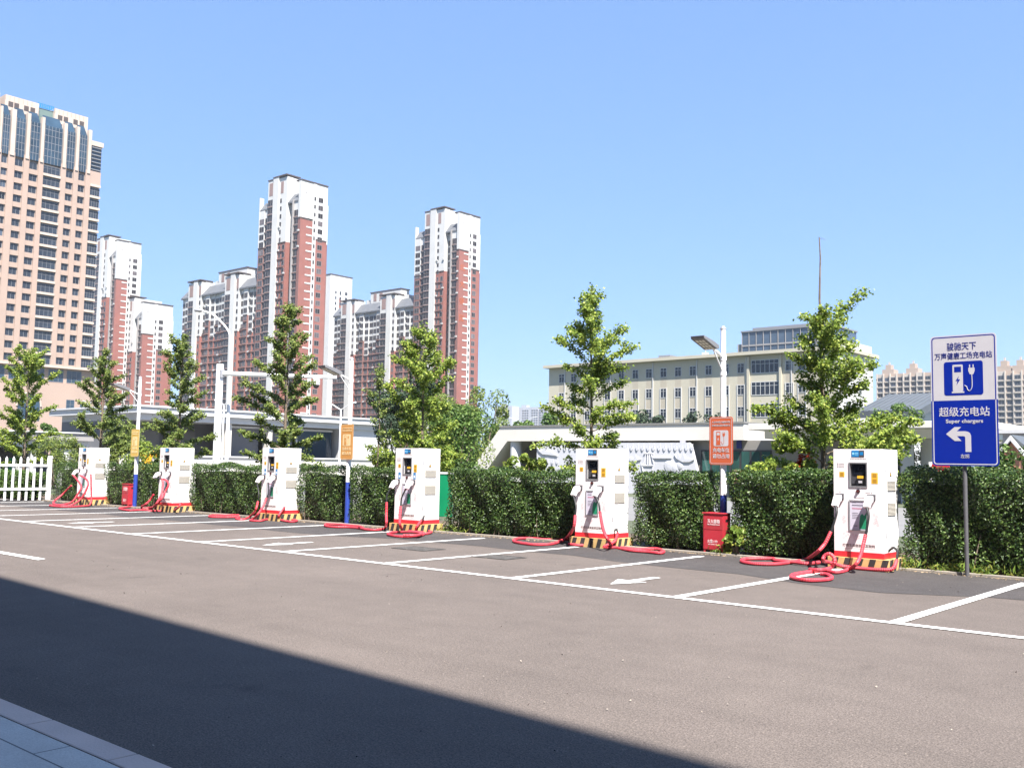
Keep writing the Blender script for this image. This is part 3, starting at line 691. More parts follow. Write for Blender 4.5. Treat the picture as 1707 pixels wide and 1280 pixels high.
def fire_box_proto():
    t = thing('extinguisher_box', '', 'fire box'); bw, bd, bh = .44, .30, .79
    MB().box(0, bw, 0, bd, .07, bh-.02).build('body', M_BOXRED, t, bevel=.005)
    m = MB(); m.box(-.018, bw+.018, -.02, bd+.015, bh-.018, bh+.006); m.build('lid', M_BOXRED, t, bevel=.004)
    m = MB(); m.box(.012, bw-.012, -.006, 0, .085, .455); m.box(.012, bw-.012, -.005, 0, .468, bh-.06); m.build('door', M_BOXRED, t, bevel=.002)
    for lx in (.01, bw-.05):
        for ly in (.005, bd-.045): MB().box(lx, lx+.04, ly, ly+.04, 0, .072).build('leg', M_BOXRED, t)
    m = MB(); m.box(bw, bw+.003, .1, .19, .62, .67); m.build('handle_slot', M_BLACK, t)
    wt = mat('box_lettering', (.72, .62, .62), .5, 0)
    lettering('灭火器箱', .235, .625, -.0068, .082, wt, t, bold=.008, width=.27)
    lettering('FIRE EXTINGUISHER BOX', .235, .565, -.0068, .026, wt, t, bold=.01, width=.27)
    lettering('火警:119', .21, .235, -.0068, .07, wt, t, bold=.008, width=.22)
    lettering('FIRE ALARM: 119', .21, .18, -.0068, .024, wt, t, bold=.01, width=.19)
    return t
fb = fire_box_proto(); p = at(1172, 900, 17.28); fb.location = (p.x, 17.28, .02)
fb['label'] = 'red fire extinguisher box with white lettering below the orange sign'; fb['group'] = 'red extinguisher boxes'
f2 = copy_tree(fb); p = at(203, 830, 17.2); f2.location = (p.x, 17.2, .02); f2['label'] = 'red fire extinguisher box below the yellow sign at the far end'

def direction_sign():
    p = at(1611, 900, 17.12); t = thing('direction_sign', 'tall blue and white charging station direction sign with left turn arrow on a steel post', 'sign', (p.x, 17.12, 0))
    y0 = -.055; xl = at(1550.5, 562, 17.06).x-p.x; xr = at(1660.5, 555, 17.06).x-p.x; zt = at(1605, 558, 17.06).z; zb = at(1612, 776.5, 17.06).z; zm = at(1610, 667, 17.06).z
    xc = (xl+xr)/2; W = xr-xl
    m = MB(); m.tube([(0, 0, 0), (0, 0, zt-.1)], .034, 12); m.build('post', mat('shaded_steel', (.085, .083, .09), .6, .2, 3), t, smooth=True)  # post colour darkened to carry the shade of the sign panels
    def half(x0, x1, z0, z1, r, top):
        q = rrect(x0, x1, z0, z1, r); n7 = 7          # keep the rounding only on the outer corners of the pair of panels
        if top: return [(x1, z0)]+q[n7:3*n7]+[(x0, z0)]
        return q[:n7]+[(x1, z1), (x0, z1)]+q[3*n7:]
    up = MB().prism(half(xl, xr, zm+.0015, zt, .06, True), y0-.006, y0+.006, 'y').build('upper_panel', M_SIGNW, t)
    lo = MB().prism(half(xl, xr, zb, zm, .06, False), y0-.006, y0+.006, 'y').build('lower_panel', M_BLUE, t)
    yf = y0-.0075
    def border(par, a, b_, m_, top, w_=.016):
        o_ = half(xl+.02, xr-.02, a, b_, .05, top); i_ = half(xl+.02+w_, xr-.02-w_, a if top else a+w_, b_-w_ if top else b_, .04, top); n = len(o_); m = MB()
        skip = n-1 if top else 7
        m.add([(x, yf, z) for x, z in o_]+[(x, yf, z) for x, z in i_], [(k, (k+1) % n, n+(k+1) % n, n+k) for k in range(n) if k != skip]); m.build('border', m_, par)
    border(up, zm+.003, zt-.02, M_BLUE, True); border(lo, zb+.02, zm-.002, M_SIGNW, False)
    lettering('骏驰天下', xc-.02, zt-.20, yf, .14, M_DKBLUE, up, bold=.008, width=.46)
    lettering('万声健康工场充电站', xc, zt-.355, yf, .12, M_DKBLUE, up, bold=.006, width=.90)
    MB().prism(rrect(xc-.305, xc+.305, zm+.085, zm+.645, .04), yf-.001, yf+.001, 'y').build('symbol_field', M_BLUE, up)
    charge_icon(up, xc-.0, zm+.365, .27, yf-.0016, M_SIGNW, M_BLUE, M_SIGNW)
    lettering('超级充电站', xc, zm-.20, yf, .165, M_SIGNW, lo, bold=.010, width=.79)
    lettering('Super chargers', xc+.0, zm-.345, yf, .085, M_SIGNW, lo, bold=.022, width=.58)
    m = MB(); ax, az = xc-.29, zm-.555
    m.prism([(ax, az), (ax+.135, az+.115), (ax+.24, az+.115), (ax+.17, az+.045), (ax+.30, az+.045), (ax+.345, az+.035), (ax+.375, az+.012), (ax+.39, az-.03), (ax+.39, az-.295), (ax+.30, az-.295), (ax+.30, az-.06), (ax+.29, az-.04), (ax+.265, az-.035), (ax+.17, az-.035), (ax+.24, az-.115), (ax+.135, az-.115)], yf-.001, yf+.001, 'y')
    m.build('arrow', M_SIGNW, lo)
    lettering('左拐', xc+.0, zb+.155, yf, .07, M_SIGNW, lo, bold=.008, width=.135)
direction_sign()

# white picket fence at the end of the row (runs along Y)
def picket_fence():
    fx = -38.85; t = thing('picket_fence', 'white picket fence closing the end of the parking row', 'fence', (fx, 12.5, 0))
    y = 0.0
    while y < 4.75:
        m = MB(); m.box(-.012, .012, y, y+.085, .03, 1.62); m.prism([(y, 1.62), (y+.085, 1.62), (y+.0425, 1.70)], -.012, .012, 'x'); m.build('picket', M_POLEW, t); y += .262
    for yy in (2.1, 4.82):
        m = MB(); m.box(-.06, .06, yy-.06, yy+.06, 0, 1.66); m.prism([(-.08, 1.66), (.08, 1.66), (0, 1.74)], yy-.08, yy+.08, 'y'); m.build('post', M_POLEW, t)
    for z in (.42, 1.32): MB().box(.013, .05, 0, 4.76, z, z+.09).build('rail', M_POLEW, t)
picket_fence()

# ================================================================== TREES
def tree(name, label, base, height, prof, seed, crown0=.9, trunk_r=.055, nb=26, dens=230, leaf=(.055, .095), lm=M_LEAF_G, shoot=0, group='young ginkgo trees behind the hedge', lean=0, clump=.15, up=(25, 50), skew=0):
    """trunk with rising limbs; leaves gather along the limbs so that gaps stay open between them"""
    rs = np.random.default_rng(seed); t = thing(name, label, 'tree', base, 0, group)
    m = MB(); zs = np.linspace(0, height+shoot, 16)
    wob = np.cumsum(rs.normal(0, .012, (16, 2)), 0); tr = [(wob[i, 0]+lean*z, wob[i, 1], z) for i, z in enumerate(zs)]
    m.tube(tr, [trunk_r*(1-.88*(z/(height+shoot))**.9)+.004 for z in zs], 7)
    def tp(z): return np.array([np.interp(z, zs, [p[k] for p in tr]) for k in range(3)])
    P = []; Nn = []
    pz = [a for a, _ in prof]; pr = [r for _, r in prof]
    ga = rs.uniform(0, 6.28)
    for k in range(nb):
        f = (k+.5)/nb; z0 = crown0+(height-crown0)*(f**.92)*.95+rs.normal(0, .05)
        el = rad(rs.uniform(up[0]-14, up[1]-22) + 34*f); az = ga+k*2.4+rs.normal(0, .5)
        R = np.interp(z0/height, pz, pr)*rs.uniform(.55, 1.12)*(1+skew*math.cos(az+.35))
        if R < .08: R = .1
        L = R/math.cos(el)
        d = np.array([math.cos(az)*math.cos(el), math.sin(az)*math.cos(el), math.sin(el)]); p0 = tp(z0)
        npt = 7; bend = rs.normal(0, .10, 3); pl = []
        for i in range(npt):
            s = i/(npt-1); pl.append(p0+d*L*s+np.array([0, 0, -.12*L*s*s])+bend*L*s*(s-.3))
        pl = np.array(pl); m.tube(pl.tolist(), list(np.linspace(max(.006, trunk_r*.30*(1-f*.6)), .004, npt)), 5)
        # side twigs
        tw = [(pl, L)]
        for j in range(int(1+L*2.6)):
            s = rs.uniform(.25, .95); q = np.array([np.interp(s*(npt-1), range(npt), pl[:, c]) for c in range(3)])
            dd = d*.7+rs.normal(0, .6, 3); dd /= np.linalg.norm(dd); l2 = rs.uniform(.16, .42)*min(1, L)*(1.1-s*.5)
            q2 = np.array([q, q+dd*l2*.5, q+dd*l2+np.array([0, 0, .03])]); m.tube(q2.tolist(), [.006, .004, .003], 4); tw.append((q2, l2))
        for pp, ll in tw:
            n = max(7, int(ll*dens*1.02)); s = rs.uniform(.12, 1.0, n)**.8*(len(pp)-1)
            c = np.stack([np.interp(s, range(len(pp)), pp[:, a]) for a in range(3)], 1)
            # gather in spurs
            ph = np.round(s*2.6)/2.6; g = np.stack([np.interp(ph, range(len(pp)), pp[:, a]) for a in range(3)], 1)
            c = c*.4+g*.6+rs.normal(0, clump*.40, (n, 3))*np.array([1, 1, .75])
            P.append(c); Nn.append(rs.normal(0, .75, (n, 3))+np.array([.35, -.25, .75]))
    # tip
    n = 4 if shoot else int(dens*.5); z = height-np.abs(rs.normal(0, .22, n)); c = np.array([tp(a) for a in z]); P.append(c+rs.normal(0, .07, (n, 3))); Nn.append(rs.normal(0, 1, (n, 3)))
    if shoot:
        m.tube([tp(height+shoot*.97).tolist(), (tp(height+shoot*.97)+np.array([.06, 0, .03])).tolist(), (tp(height+shoot*.97)+np.array([.13, 0, -.03])).tolist()], [.006, .004, .003], 4)
    P = np.concatenate(P); Nn = np.concatenate(Nn)
    m.build('trunk', M_BARK, t); leaves('crown', P, Nn, rs.uniform(*leaf, len(P))*.76, lm, t, aspect=.9)
    return t
TY = 19.5
def tb(px_, py_): p = at(px_, py_, TY); return (p.x, TY, 0)
P_CONE = [(0, .7), (.2, 1.0), (.35, 1.0), (.5, .85), (.7, .55), (.85, .35), (1, .1)]
def sc(p, k): return [(a, b*k) for a, b in p]
tree('ginkgo_tree', 'tall bright ginkgo with a bare shoot on top, behind the charger beside the blue sign', tb(1371, 760), 4.75, [(0, .7), (.2, 1.3), (.30, 2.45), (.45, 2.35), (.52, 1.15), (.60, .8), (.68, .85), (.78, .85), (.88, .66), (1, .55)], 23, 1.0, .065, 52, 235, (.06, .10), shoot=1.8, clump=.15, skew=.28)
tree('ginkgo_tree', 'slender tiered ginkgo in front of the relief wall and cream building', tb(985, 760), 6.1, [(0, .7), (.25, 1.0), (.36, 1.55), (.46, 1.5), (.58, 1.25), (.70, 1.0), (.82, .68), (.9, .3), (1, .08)], 33, 1.25, .06, 46, 215, (.065, .105))
tree('ginkgo_tree', 'bright bushy ginkgo in front of the right red tower', tb(704, 770), 5.65, [(0, .8), (.25, 1.25), (.38, 1.3), (.52, 1.15), (.66, .9), (.8, .65), (.92, .35), (1, .1)], 45, 1.0, .06, 40, 230, (.07, .11))
tree('ginkgo_tree', 'thin narrow ginkgo beside the lamp with the faded orange sign', tb(628, 780), 4.6, [(0, .35), (.3, .5), (.5, .45), (.8, .35), (1, .1)], 57, 1.5, .035, 18, 190, (.06, .10), lm=M_LEAF_G2)
tree('ginkgo_tree', 'dusty green ginkgo rising before the tall red and white tower', tb(472, 770), 6.9, [(0, .7), (.25, 1.55), (.4, 1.7), (.5, 1.3), (.65, .95), (.8, .7), (.92, .35), (1, .08)], 69, 1.1, .075, 46, 225, (.07, .115), lm=M_LEAF_G2)
tree('ginkgo_tree', 'dusty column shaped ginkgo left of the white camera mast', tb(297, 770), 6.3, [(0, .9), (.25, 1.5), (.4, 1.35), (.55, 1.05), (.7, .9), (.85, .6), (1, .1)], 71, 1.2, .07, 42, 215, (.07, .115), lm=M_LEAF_G2)
tree('ginkgo_tree', 'dusty ginkgo behind the farthest charger, before the beige tower', tb(167, 770), 6.2, [(0, 1.0), (.25, 1.9), (.4, 1.9), (.5, 1.2), (.7, .8), (.85, .5), (1, .1)], 83, 1.2, .085, 42, 215, (.07, .115), lm=M_LEAF_G2)
tree('ginkgo_tree', 'spreading ginkgo behind the white picket fence at the left edge', tb(38, 780), 6.6, [(0, 1.1), (.25, 2.0), (.4, 1.9), (.55, 1.5), (.75, 1.3), (.9, .7), (1, .2)], 95, 1.0, .075, 44, 180, (.08, .125), lm=M_LEAF_G)

def bush(name, label, base, rx, ry, rz, n, seed, lm, leaf, group=None, cat='shrub', zc=None, stems=True):
    """loose rounded shrub or crown: many leaves in uneven clumps on several limbs"""
    rs = np.random.default_rng(seed); t = thing(name, label, cat, base, 0, group); zc = rz if zc is None else zc
    k = 22; c = rs.normal(size=(k, 3)); c /= np.linalg.norm(c, axis=1)[:, None]; c *= rs.uniform(.35, 1.0, (k, 1))**.5*np.array([rx, ry, rz]); c[:, 2] += zc
    r = rs.uniform(.22, .42, k)*min(rx, rz); i = rs.integers(0, k, n)
    d = rs.normal(size=(n, 3)); d /= np.linalg.norm(d, axis=1)[:, None]
    p = c[i]+d*(r[i]*rs.uniform(.5, 1.05, n)**.5)[:, None]; p[:, 2] = np.maximum(p[:, 2], .02)
    leaves('foliage' if cat != 'tree' else 'crown', p, d+rs.normal(0, .6, (n, 3))+np.array([0, 0, .3]), rs.uniform(*leaf, n), lm, t, aspect=.7)
    for q in range(7):
        m = MB(); e = c[rs.integers(0, k)]; m.tube([(0, 0, 0), (e[0]*.4, e[1]*.4, e[2]*.55), tuple(e)], [max(.03, rx*.04), rx*.025, rx*.008], 5)
        m.build('limb' if cat == 'tree' else 'stem', M_BARK, t)
    return t
def atp(px_, py_, Y): p = at(px_, py_, Y); return p
G2 = 'trees and shrubs between the hedge and the street'
for j, (nm, lab, px_, Y, rx, rz, zc, n, lm, lf, cat) in enumerate([
    ('dark_tree', 'dense dark crown behind the bushy ginkgo', 672, 30, 1.7, 1.5, 4.3, 6500, M_LEAF_D, (.10, .18), 'tree'),
    ('broad_shrub', 'broad green shrub mass right of the bushy ginkgo', 762, 26, 1.45, 1.6, 2.2, 8000, M_LEAF_B, (.08, .14), 'shrub'),
    ('willow_shrub', 'feathery pale shrub behind the slanted pavilion end', 806, 63, 2.7, 3.4, 4.6, 8000, M_LEAF_G2, (.12, .28), 'shrub'),
    ('broad_shrub', 'tall light green shrub mass behind the charger with the green panel', 738, 28, 2.1, 1.7, 2.9, 9000, M_LEAF_G2, (.07, .13), 'shrub'),
    ('broad_shrub', 'bright low shrub below the bushy ginkgo', 690, 22, 1.5, .8, 1.7, 6500, M_LEAF_G, (.07, .11), 'shrub'),
    ('purple_shrub', 'grey twiggy shrub before the white pavilion wall', 655, 24, .8, .8, 2.6, 1500, M_LEAF_D, (.05, .09), 'shrub'),
    ('broad_shrub', 'low yellow green shrub behind the long hedge', 868, 19.2, 1.0, .35, 1.6, 2200, M_LEAF_G, (.06, .10), 'shrub'),
    ('broad_shrub', 'bushy yellow green shrub between lamp and farthest charger', 243, 20.5, 1.1, .8, 1.7, 4200, M_LEAF_G, (.07, .11), 'shrub'),
    ('broad_shrub', 'low bright shrub left of the trunk behind the nearest charger', 1300, 18.9, .75, .45, 1.75, 2400, M_LEAF_G, (.06, .11), 'shrub'),
    ('broad_shrub', 'loose yellow green shrub behind the picket fence post', 92, 24, 1.3, 1.0, 1.9, 4500, M_LEAF_G2, (.07, .11), 'shrub'),
    ('broad_shrub', 'loose green shrub left of the yellow sign', 200, 24, 1.2, .9, 2.3, 4000, M_LEAF_G2, (.07, .11), 'shrub'),
    ('round_bush', 'green bush at the right edge behind the direction sign', 1694, 24, 1.3, .95, 1.5, 6500, M_LEAF_B, (.06, .11), 'shrub'),
    ('round_bush', 'dark green bush right of the canopy columns under the sign', 1632, 23, .9, .6, 1.4, 4200, M_LEAF_H, (.06, .11), 'shrub'),
    ('round_bush', 'green bush on the far side of the canopy column', 1530, 57, 1.3, 1.3, 1.7, 3000, M_LEAF_B, (.07, .12), 'shrub'),
    ('broad_shrub', 'wide green shrubs at the foot of the beige tower', 75, 46, 5.0, 1.5, 3.6, 8000, M_LEAF_B, (.14, .26), 'shrub'),
    ('broad_shrub', 'dense green shrub behind the trunk of the farthest ginkgo', 140, 44, 2.4, 1.5, 3.2, 5000, M_LEAF_B, (.14, .24), 'shrub'),
    ('round_tree', 'distant round green tree behind the pavilion roof', 890, 95, 4.5, 2.6, 5.5, 5000, M_LEAF_B, (.3, .6), 'tree'),
    ('round_tree', 'distant low green tree right of the white slab blocks', 845, 92, 3.4, 2.0, 4.6, 3500, M_LEAF_B, (.3, .6), 'tree'),
    ('conifer_tree', 'dark pointed conifer before the cream building, middle one', 1080, 110, 2.2, 4.2, 6.0, 3500, M_LEAF_D, (.25, .5), 'tree'),
    ('conifer_tree', 'thin pale conifer before the cream building, left of the orange sign', 1160, 110, 2.0, 3.2, 6.0, 1800, M_LEAF_D, (.2, .4), 'tree'),
    ('conifer_tree', 'thin conifer half hidden by the lamp post before the cream building', 1192, 112, 1.5, 3.4, 6.0, 1600, M_LEAF_D, (.2, .4), 'tree'),
    ('round_bush', 'small tree top showing over the canopy roof below the slate roof', 1500, 64, 1.5, .9, 5.1, 1800, M_LEAF_B, (.12, .22), 'tree'),
    ]):
    p = atp(px_, 760, Y); bush(nm, lab, (p.x, Y, 0), rx, rx*.8, rz, n, 300+j, lm, lf, G2, cat, zc)
p = at(1342, 775, 19.0); bush('red_shrub', 'small red leaved shrub behind the hedge, left of the nearest charger', (p.x, 19.0, 0), .22, .2, .25, 500, 77, leafmat('red_leaf', (.25, .03, .02), (.45, .06, .03), (.5, .12, .05)), (.05, .08), None, 'shrub', 1.75)
p = at(1226, 905, 17.3); bush('weed_plant', 'young weed with orange tipped leaves beside the red extinguisher box', (p.x, 17.3, 0), .22, .16, .28, 260, 78, M_LEAF_Y, (.08, .15), None, 'plant', .28)

# ================================================================== BUILDINGS
M_TWHITE = mat('tower_white', (.50, .49, .47), .8, .05, .15)
M_TRED = mat('tower_red_brick', (.235, .088, .070), .85, .10, .25)
M_TBROWN = mat('tower_brown_brick', (.185, .085, .072), .85, .12, .25)
M_TTRIM = mat('tower_trim', (.24, .16, .145), .8, .06, .2)
M_TDARK = mat('tower_dark_trim', (.06, .045, .042), .8, .1, .2)
M_TGREY = mat('tower_grey_slab', (.26, .245, .24), .8, .08, .2)
M_TROOF = mat('tower_roof_tile', (.10, .105, .115), .7, .1, .3)
M_FRAME = mat('window_frame', (.20, .195, .19), .5, 0)
M_WFRAME = mat('white_window_frame', (.42, .415, .405), .5, 0)
M_STONE = mat('beige_stone', (.35, .255, .205), .75, .06, .12, stain=((.315, .22, .17), .06, .5))
M_STONE2 = mat('pale_stone', (.45, .365, .305), .75, .06, .2)
M_TGLASS = mat('tower_glass', (.040, .033, .034), .2, .45, .3, spec=.25)
vary_panes(M_TGLASS, .6, 3.2); vary_panes(M_WINDG, .7, 4.0)
M_CURT = mat('blue_curtain_glass', (.022, .045, .07), .12, .35, .22, spec=.6)
M_CREAM = mat('cream_render', (.41, .375, .295), .8, .05, .1, stain=((.36, .33, .26), .15, .5))
M_CREAM2 = mat('cream_recess', (.35, .31, .245), .8, .05, .2)
M_PWHITE = mat('pavilion_white', (.58, .55, .50), .7, .04, .3, stain=((.50, .47, .42), .5, .4))
M_PGREY = mat('pavilion_grey', (.19, .185, .175), .75, .06, .4)
M_PDARK = mat('pavilion_dark_grey', (.165, .165, .172), .7, .08, .5)
M_GREENGL = mat('green_tinted_glass', (.03, .085, .075), .1, .4, .7, spec=.7)
M_DFRAME = mat('dark_frame', (.03, .03, .032), .5, .05)
M_SLATE = mat('slate_roof', (.075, .085, .095), .6, .12, 1.0)
M_RELIEF = mat('relief_white', (.50, .50, .53), .7, .03, 1)
M_COLW = mat('column_white', (.52, .52, .52), .6, .03, 1)

WM = {}
def win_geo(m, w_, h_, nx, nz, fw=.09, out=.05):
    m.mi(1); m.add([(0, -.012, 0), (w_, -.012, 0), (w_, -.012, h_), (0, -.012, h_)], [(0, 1, 2, 3)])
    m.mi(0); m.box(0, w_, -out, 0, -fw*.5, fw*.5); m.box(0, w_, -out, 0, h_-fw*.5, h_+fw*.5)
    for i in range(nx+1):
        x = w_*i/nx; f = fw if i in (0, nx) else fw*.6; m.box(x-f*.5, x+f*.5, -out+.004, 0, fw*.5, h_-fw*.5)
    for j in range(1, nz): z = h_*(.30 if nz == 2 else j/nz); z = h_-z; m.box(fw*.3, w_-fw*.3, -out+.008, -.001, z-fw*.25, z+fw*.25)
def win_mesh(w_, h_, nx, nz, mf, mg, fw):
    k = (round(w_, 2), round(h_, 2), nx, nz, mf.name, mg.name, fw)
    if k not in WM:
        m = MB(); win_geo(m, w_, h_, nx, nz, fw); me = bpy.data.meshes.new('window'); me.from_pydata(m.v, [], m.f); me.materials.append(mf); me.materials.append(mg)
        me.polygons.foreach_set('material_index', m.m); bm = bmesh.new(); bm.from_mesh(me); bmesh.ops.recalc_face_normals(bm, faces=[f for f in bm.faces if f.material_index == 0]); bm.to_mesh(me); bm.free(); WM[k] = (me, m)
    return WM[k]
class Block:
    """a building: walls gathered per material on faces '-Y' (s = local x) and '+X' (s = local y)"""
    def __init__(s, name, label, cat, x, y, group=None, rz=0, z=0):
        s.t = thing(name, label, cat, (x, y, z), rz, group); s.w = {}; s.win = []; s.pieces = []; s.limit = 100; s.glass = M_WINDG
    def mb(s, part, m): return s.w.setdefault((part, m.name), (MB(), m))[0]
    SINGLE = ('air_conditioner', 'balcony', 'spandrel', 'fin', 'pier', 'downpipe', 'crown_opening', 'roof_unit', 'vent_grille', 'mullion', 'louvre', 'floor_band', 'band', 'roof_turret', 'window_back', 'bay_panel', 'bay_frame', 'balcony_recess', 'cornice', 'roof_sign')
    def slab(s, part, m, face, s0, s1, o0, o1, z0, z1):
        if part in s.SINGLE: b = MB(); s.pieces.append((part, m, b))
        else: b = s.mb(part, m)
        if face == 'y': b.box(s0, s1, -o1, -o0, z0, z1)
        else: b.box(o0, o1, s0, s1, z0, z1)
    def window(s, face, s0, out, z0, w_, h_, nx=2, nz=1, mf=None, mg=None, fw=.12):
        p = (s0, -out, z0) if face == 'y' else (out, s0, z0)
        s.win.append((p, 0 if face == 'y' else math.pi/2, w_, h_, nx, nz, mf or M_FRAME, mg or s.glass, fw))
    def finish(s):
        for (part, _), (b, m) in s.w.items(): b.build(part, m, s.t)
        loc = Vector(s.t.location)
        for part in s.SINGLE:
            ps = [q for q in s.pieces if q[0] == part]; ps.sort(key=lambda q: (Vector(q[2].v[0])+loc-CP).length)
            for q in ps[:100]: q[2].build(part, q[1], s.t)
            rest = ps[100:]
            if rest:
                b = MB(); ms = []
                for q in rest:
                    if q[1] not in ms: ms.append(q[1])
                    b.k = ms.index(q[1]); b.add(q[2].v, q[2].f)
                b.build(part, ms, s.t)['kind'] = 'stuff'
        s.win.sort(key=lambda q: (Vector(q[0])+loc-CP).length/math.sqrt(q[2]*q[3]))
        for q in s.win[:s.limit]:
            me, _ = win_mesh(*q[2:]); o = link('window', me, s.t, q[0]); o.rotation_euler = (0, 0, q[1])
        rest = s.win[s.limit:]
        if rest:
            b = MB(); mats = []
            for q in rest:
                _, m0 = win_mesh(*q[2:]); R = Matrix.Rotation(q[1], 4, 'Z'); R.translation = q[0]
                for k in (6, 7):
                    if q[k] not in mats: mats.append(q[k])
                i0, i1 = mats.index(q[6]), mats.index(q[7]); n = len(b.v)
                b.v += [tuple(R @ Vector(v)) for v in m0.v]; b.f += [tuple(i+n for i in f) for f in m0.f]; b.m += [i1 if mm else i0 for mm in m0.m]
            me = bpy.data.meshes.new('window'); me.from_pydata(b.v, [], b.f)
            for m in mats: me.materials.append(m)
            me.polygons.foreach_set('material_index', b.m); me.update(); link('window', me, s.t)['kind'] = 'stuff'
        return s.t

def emblem(B, face, sc_, out, z, r):
    b = MB(); n = 20
    for k in range(n):
        a0, a1 = 2*math.pi*k/n, 2*math.pi*(k+1)/n
        q = [(sc_+r*math.cos(a0), z+r*math.sin(a0)), (sc_+r*math.cos(a1), z+r*math.sin(a1)), (sc_+.86*r*math.cos(a1), z+.86*r*math.sin(a1)), (sc_+.86*r*math.cos(a0), z+.86*r*math.sin(a0))]
        b.add([(out, u, v) for u, v in q], [(0, 1, 2, 3)])
    b.add([(out, sc_+u*r, z+v*r) for u, v in ((-.55, -.4), (.55, -.4), (.12, .1), (0, .6), (-.12, .1))], [(0, 1, 2, 3, 4)])
    b.build('emblem', M_TGREY, B.t)

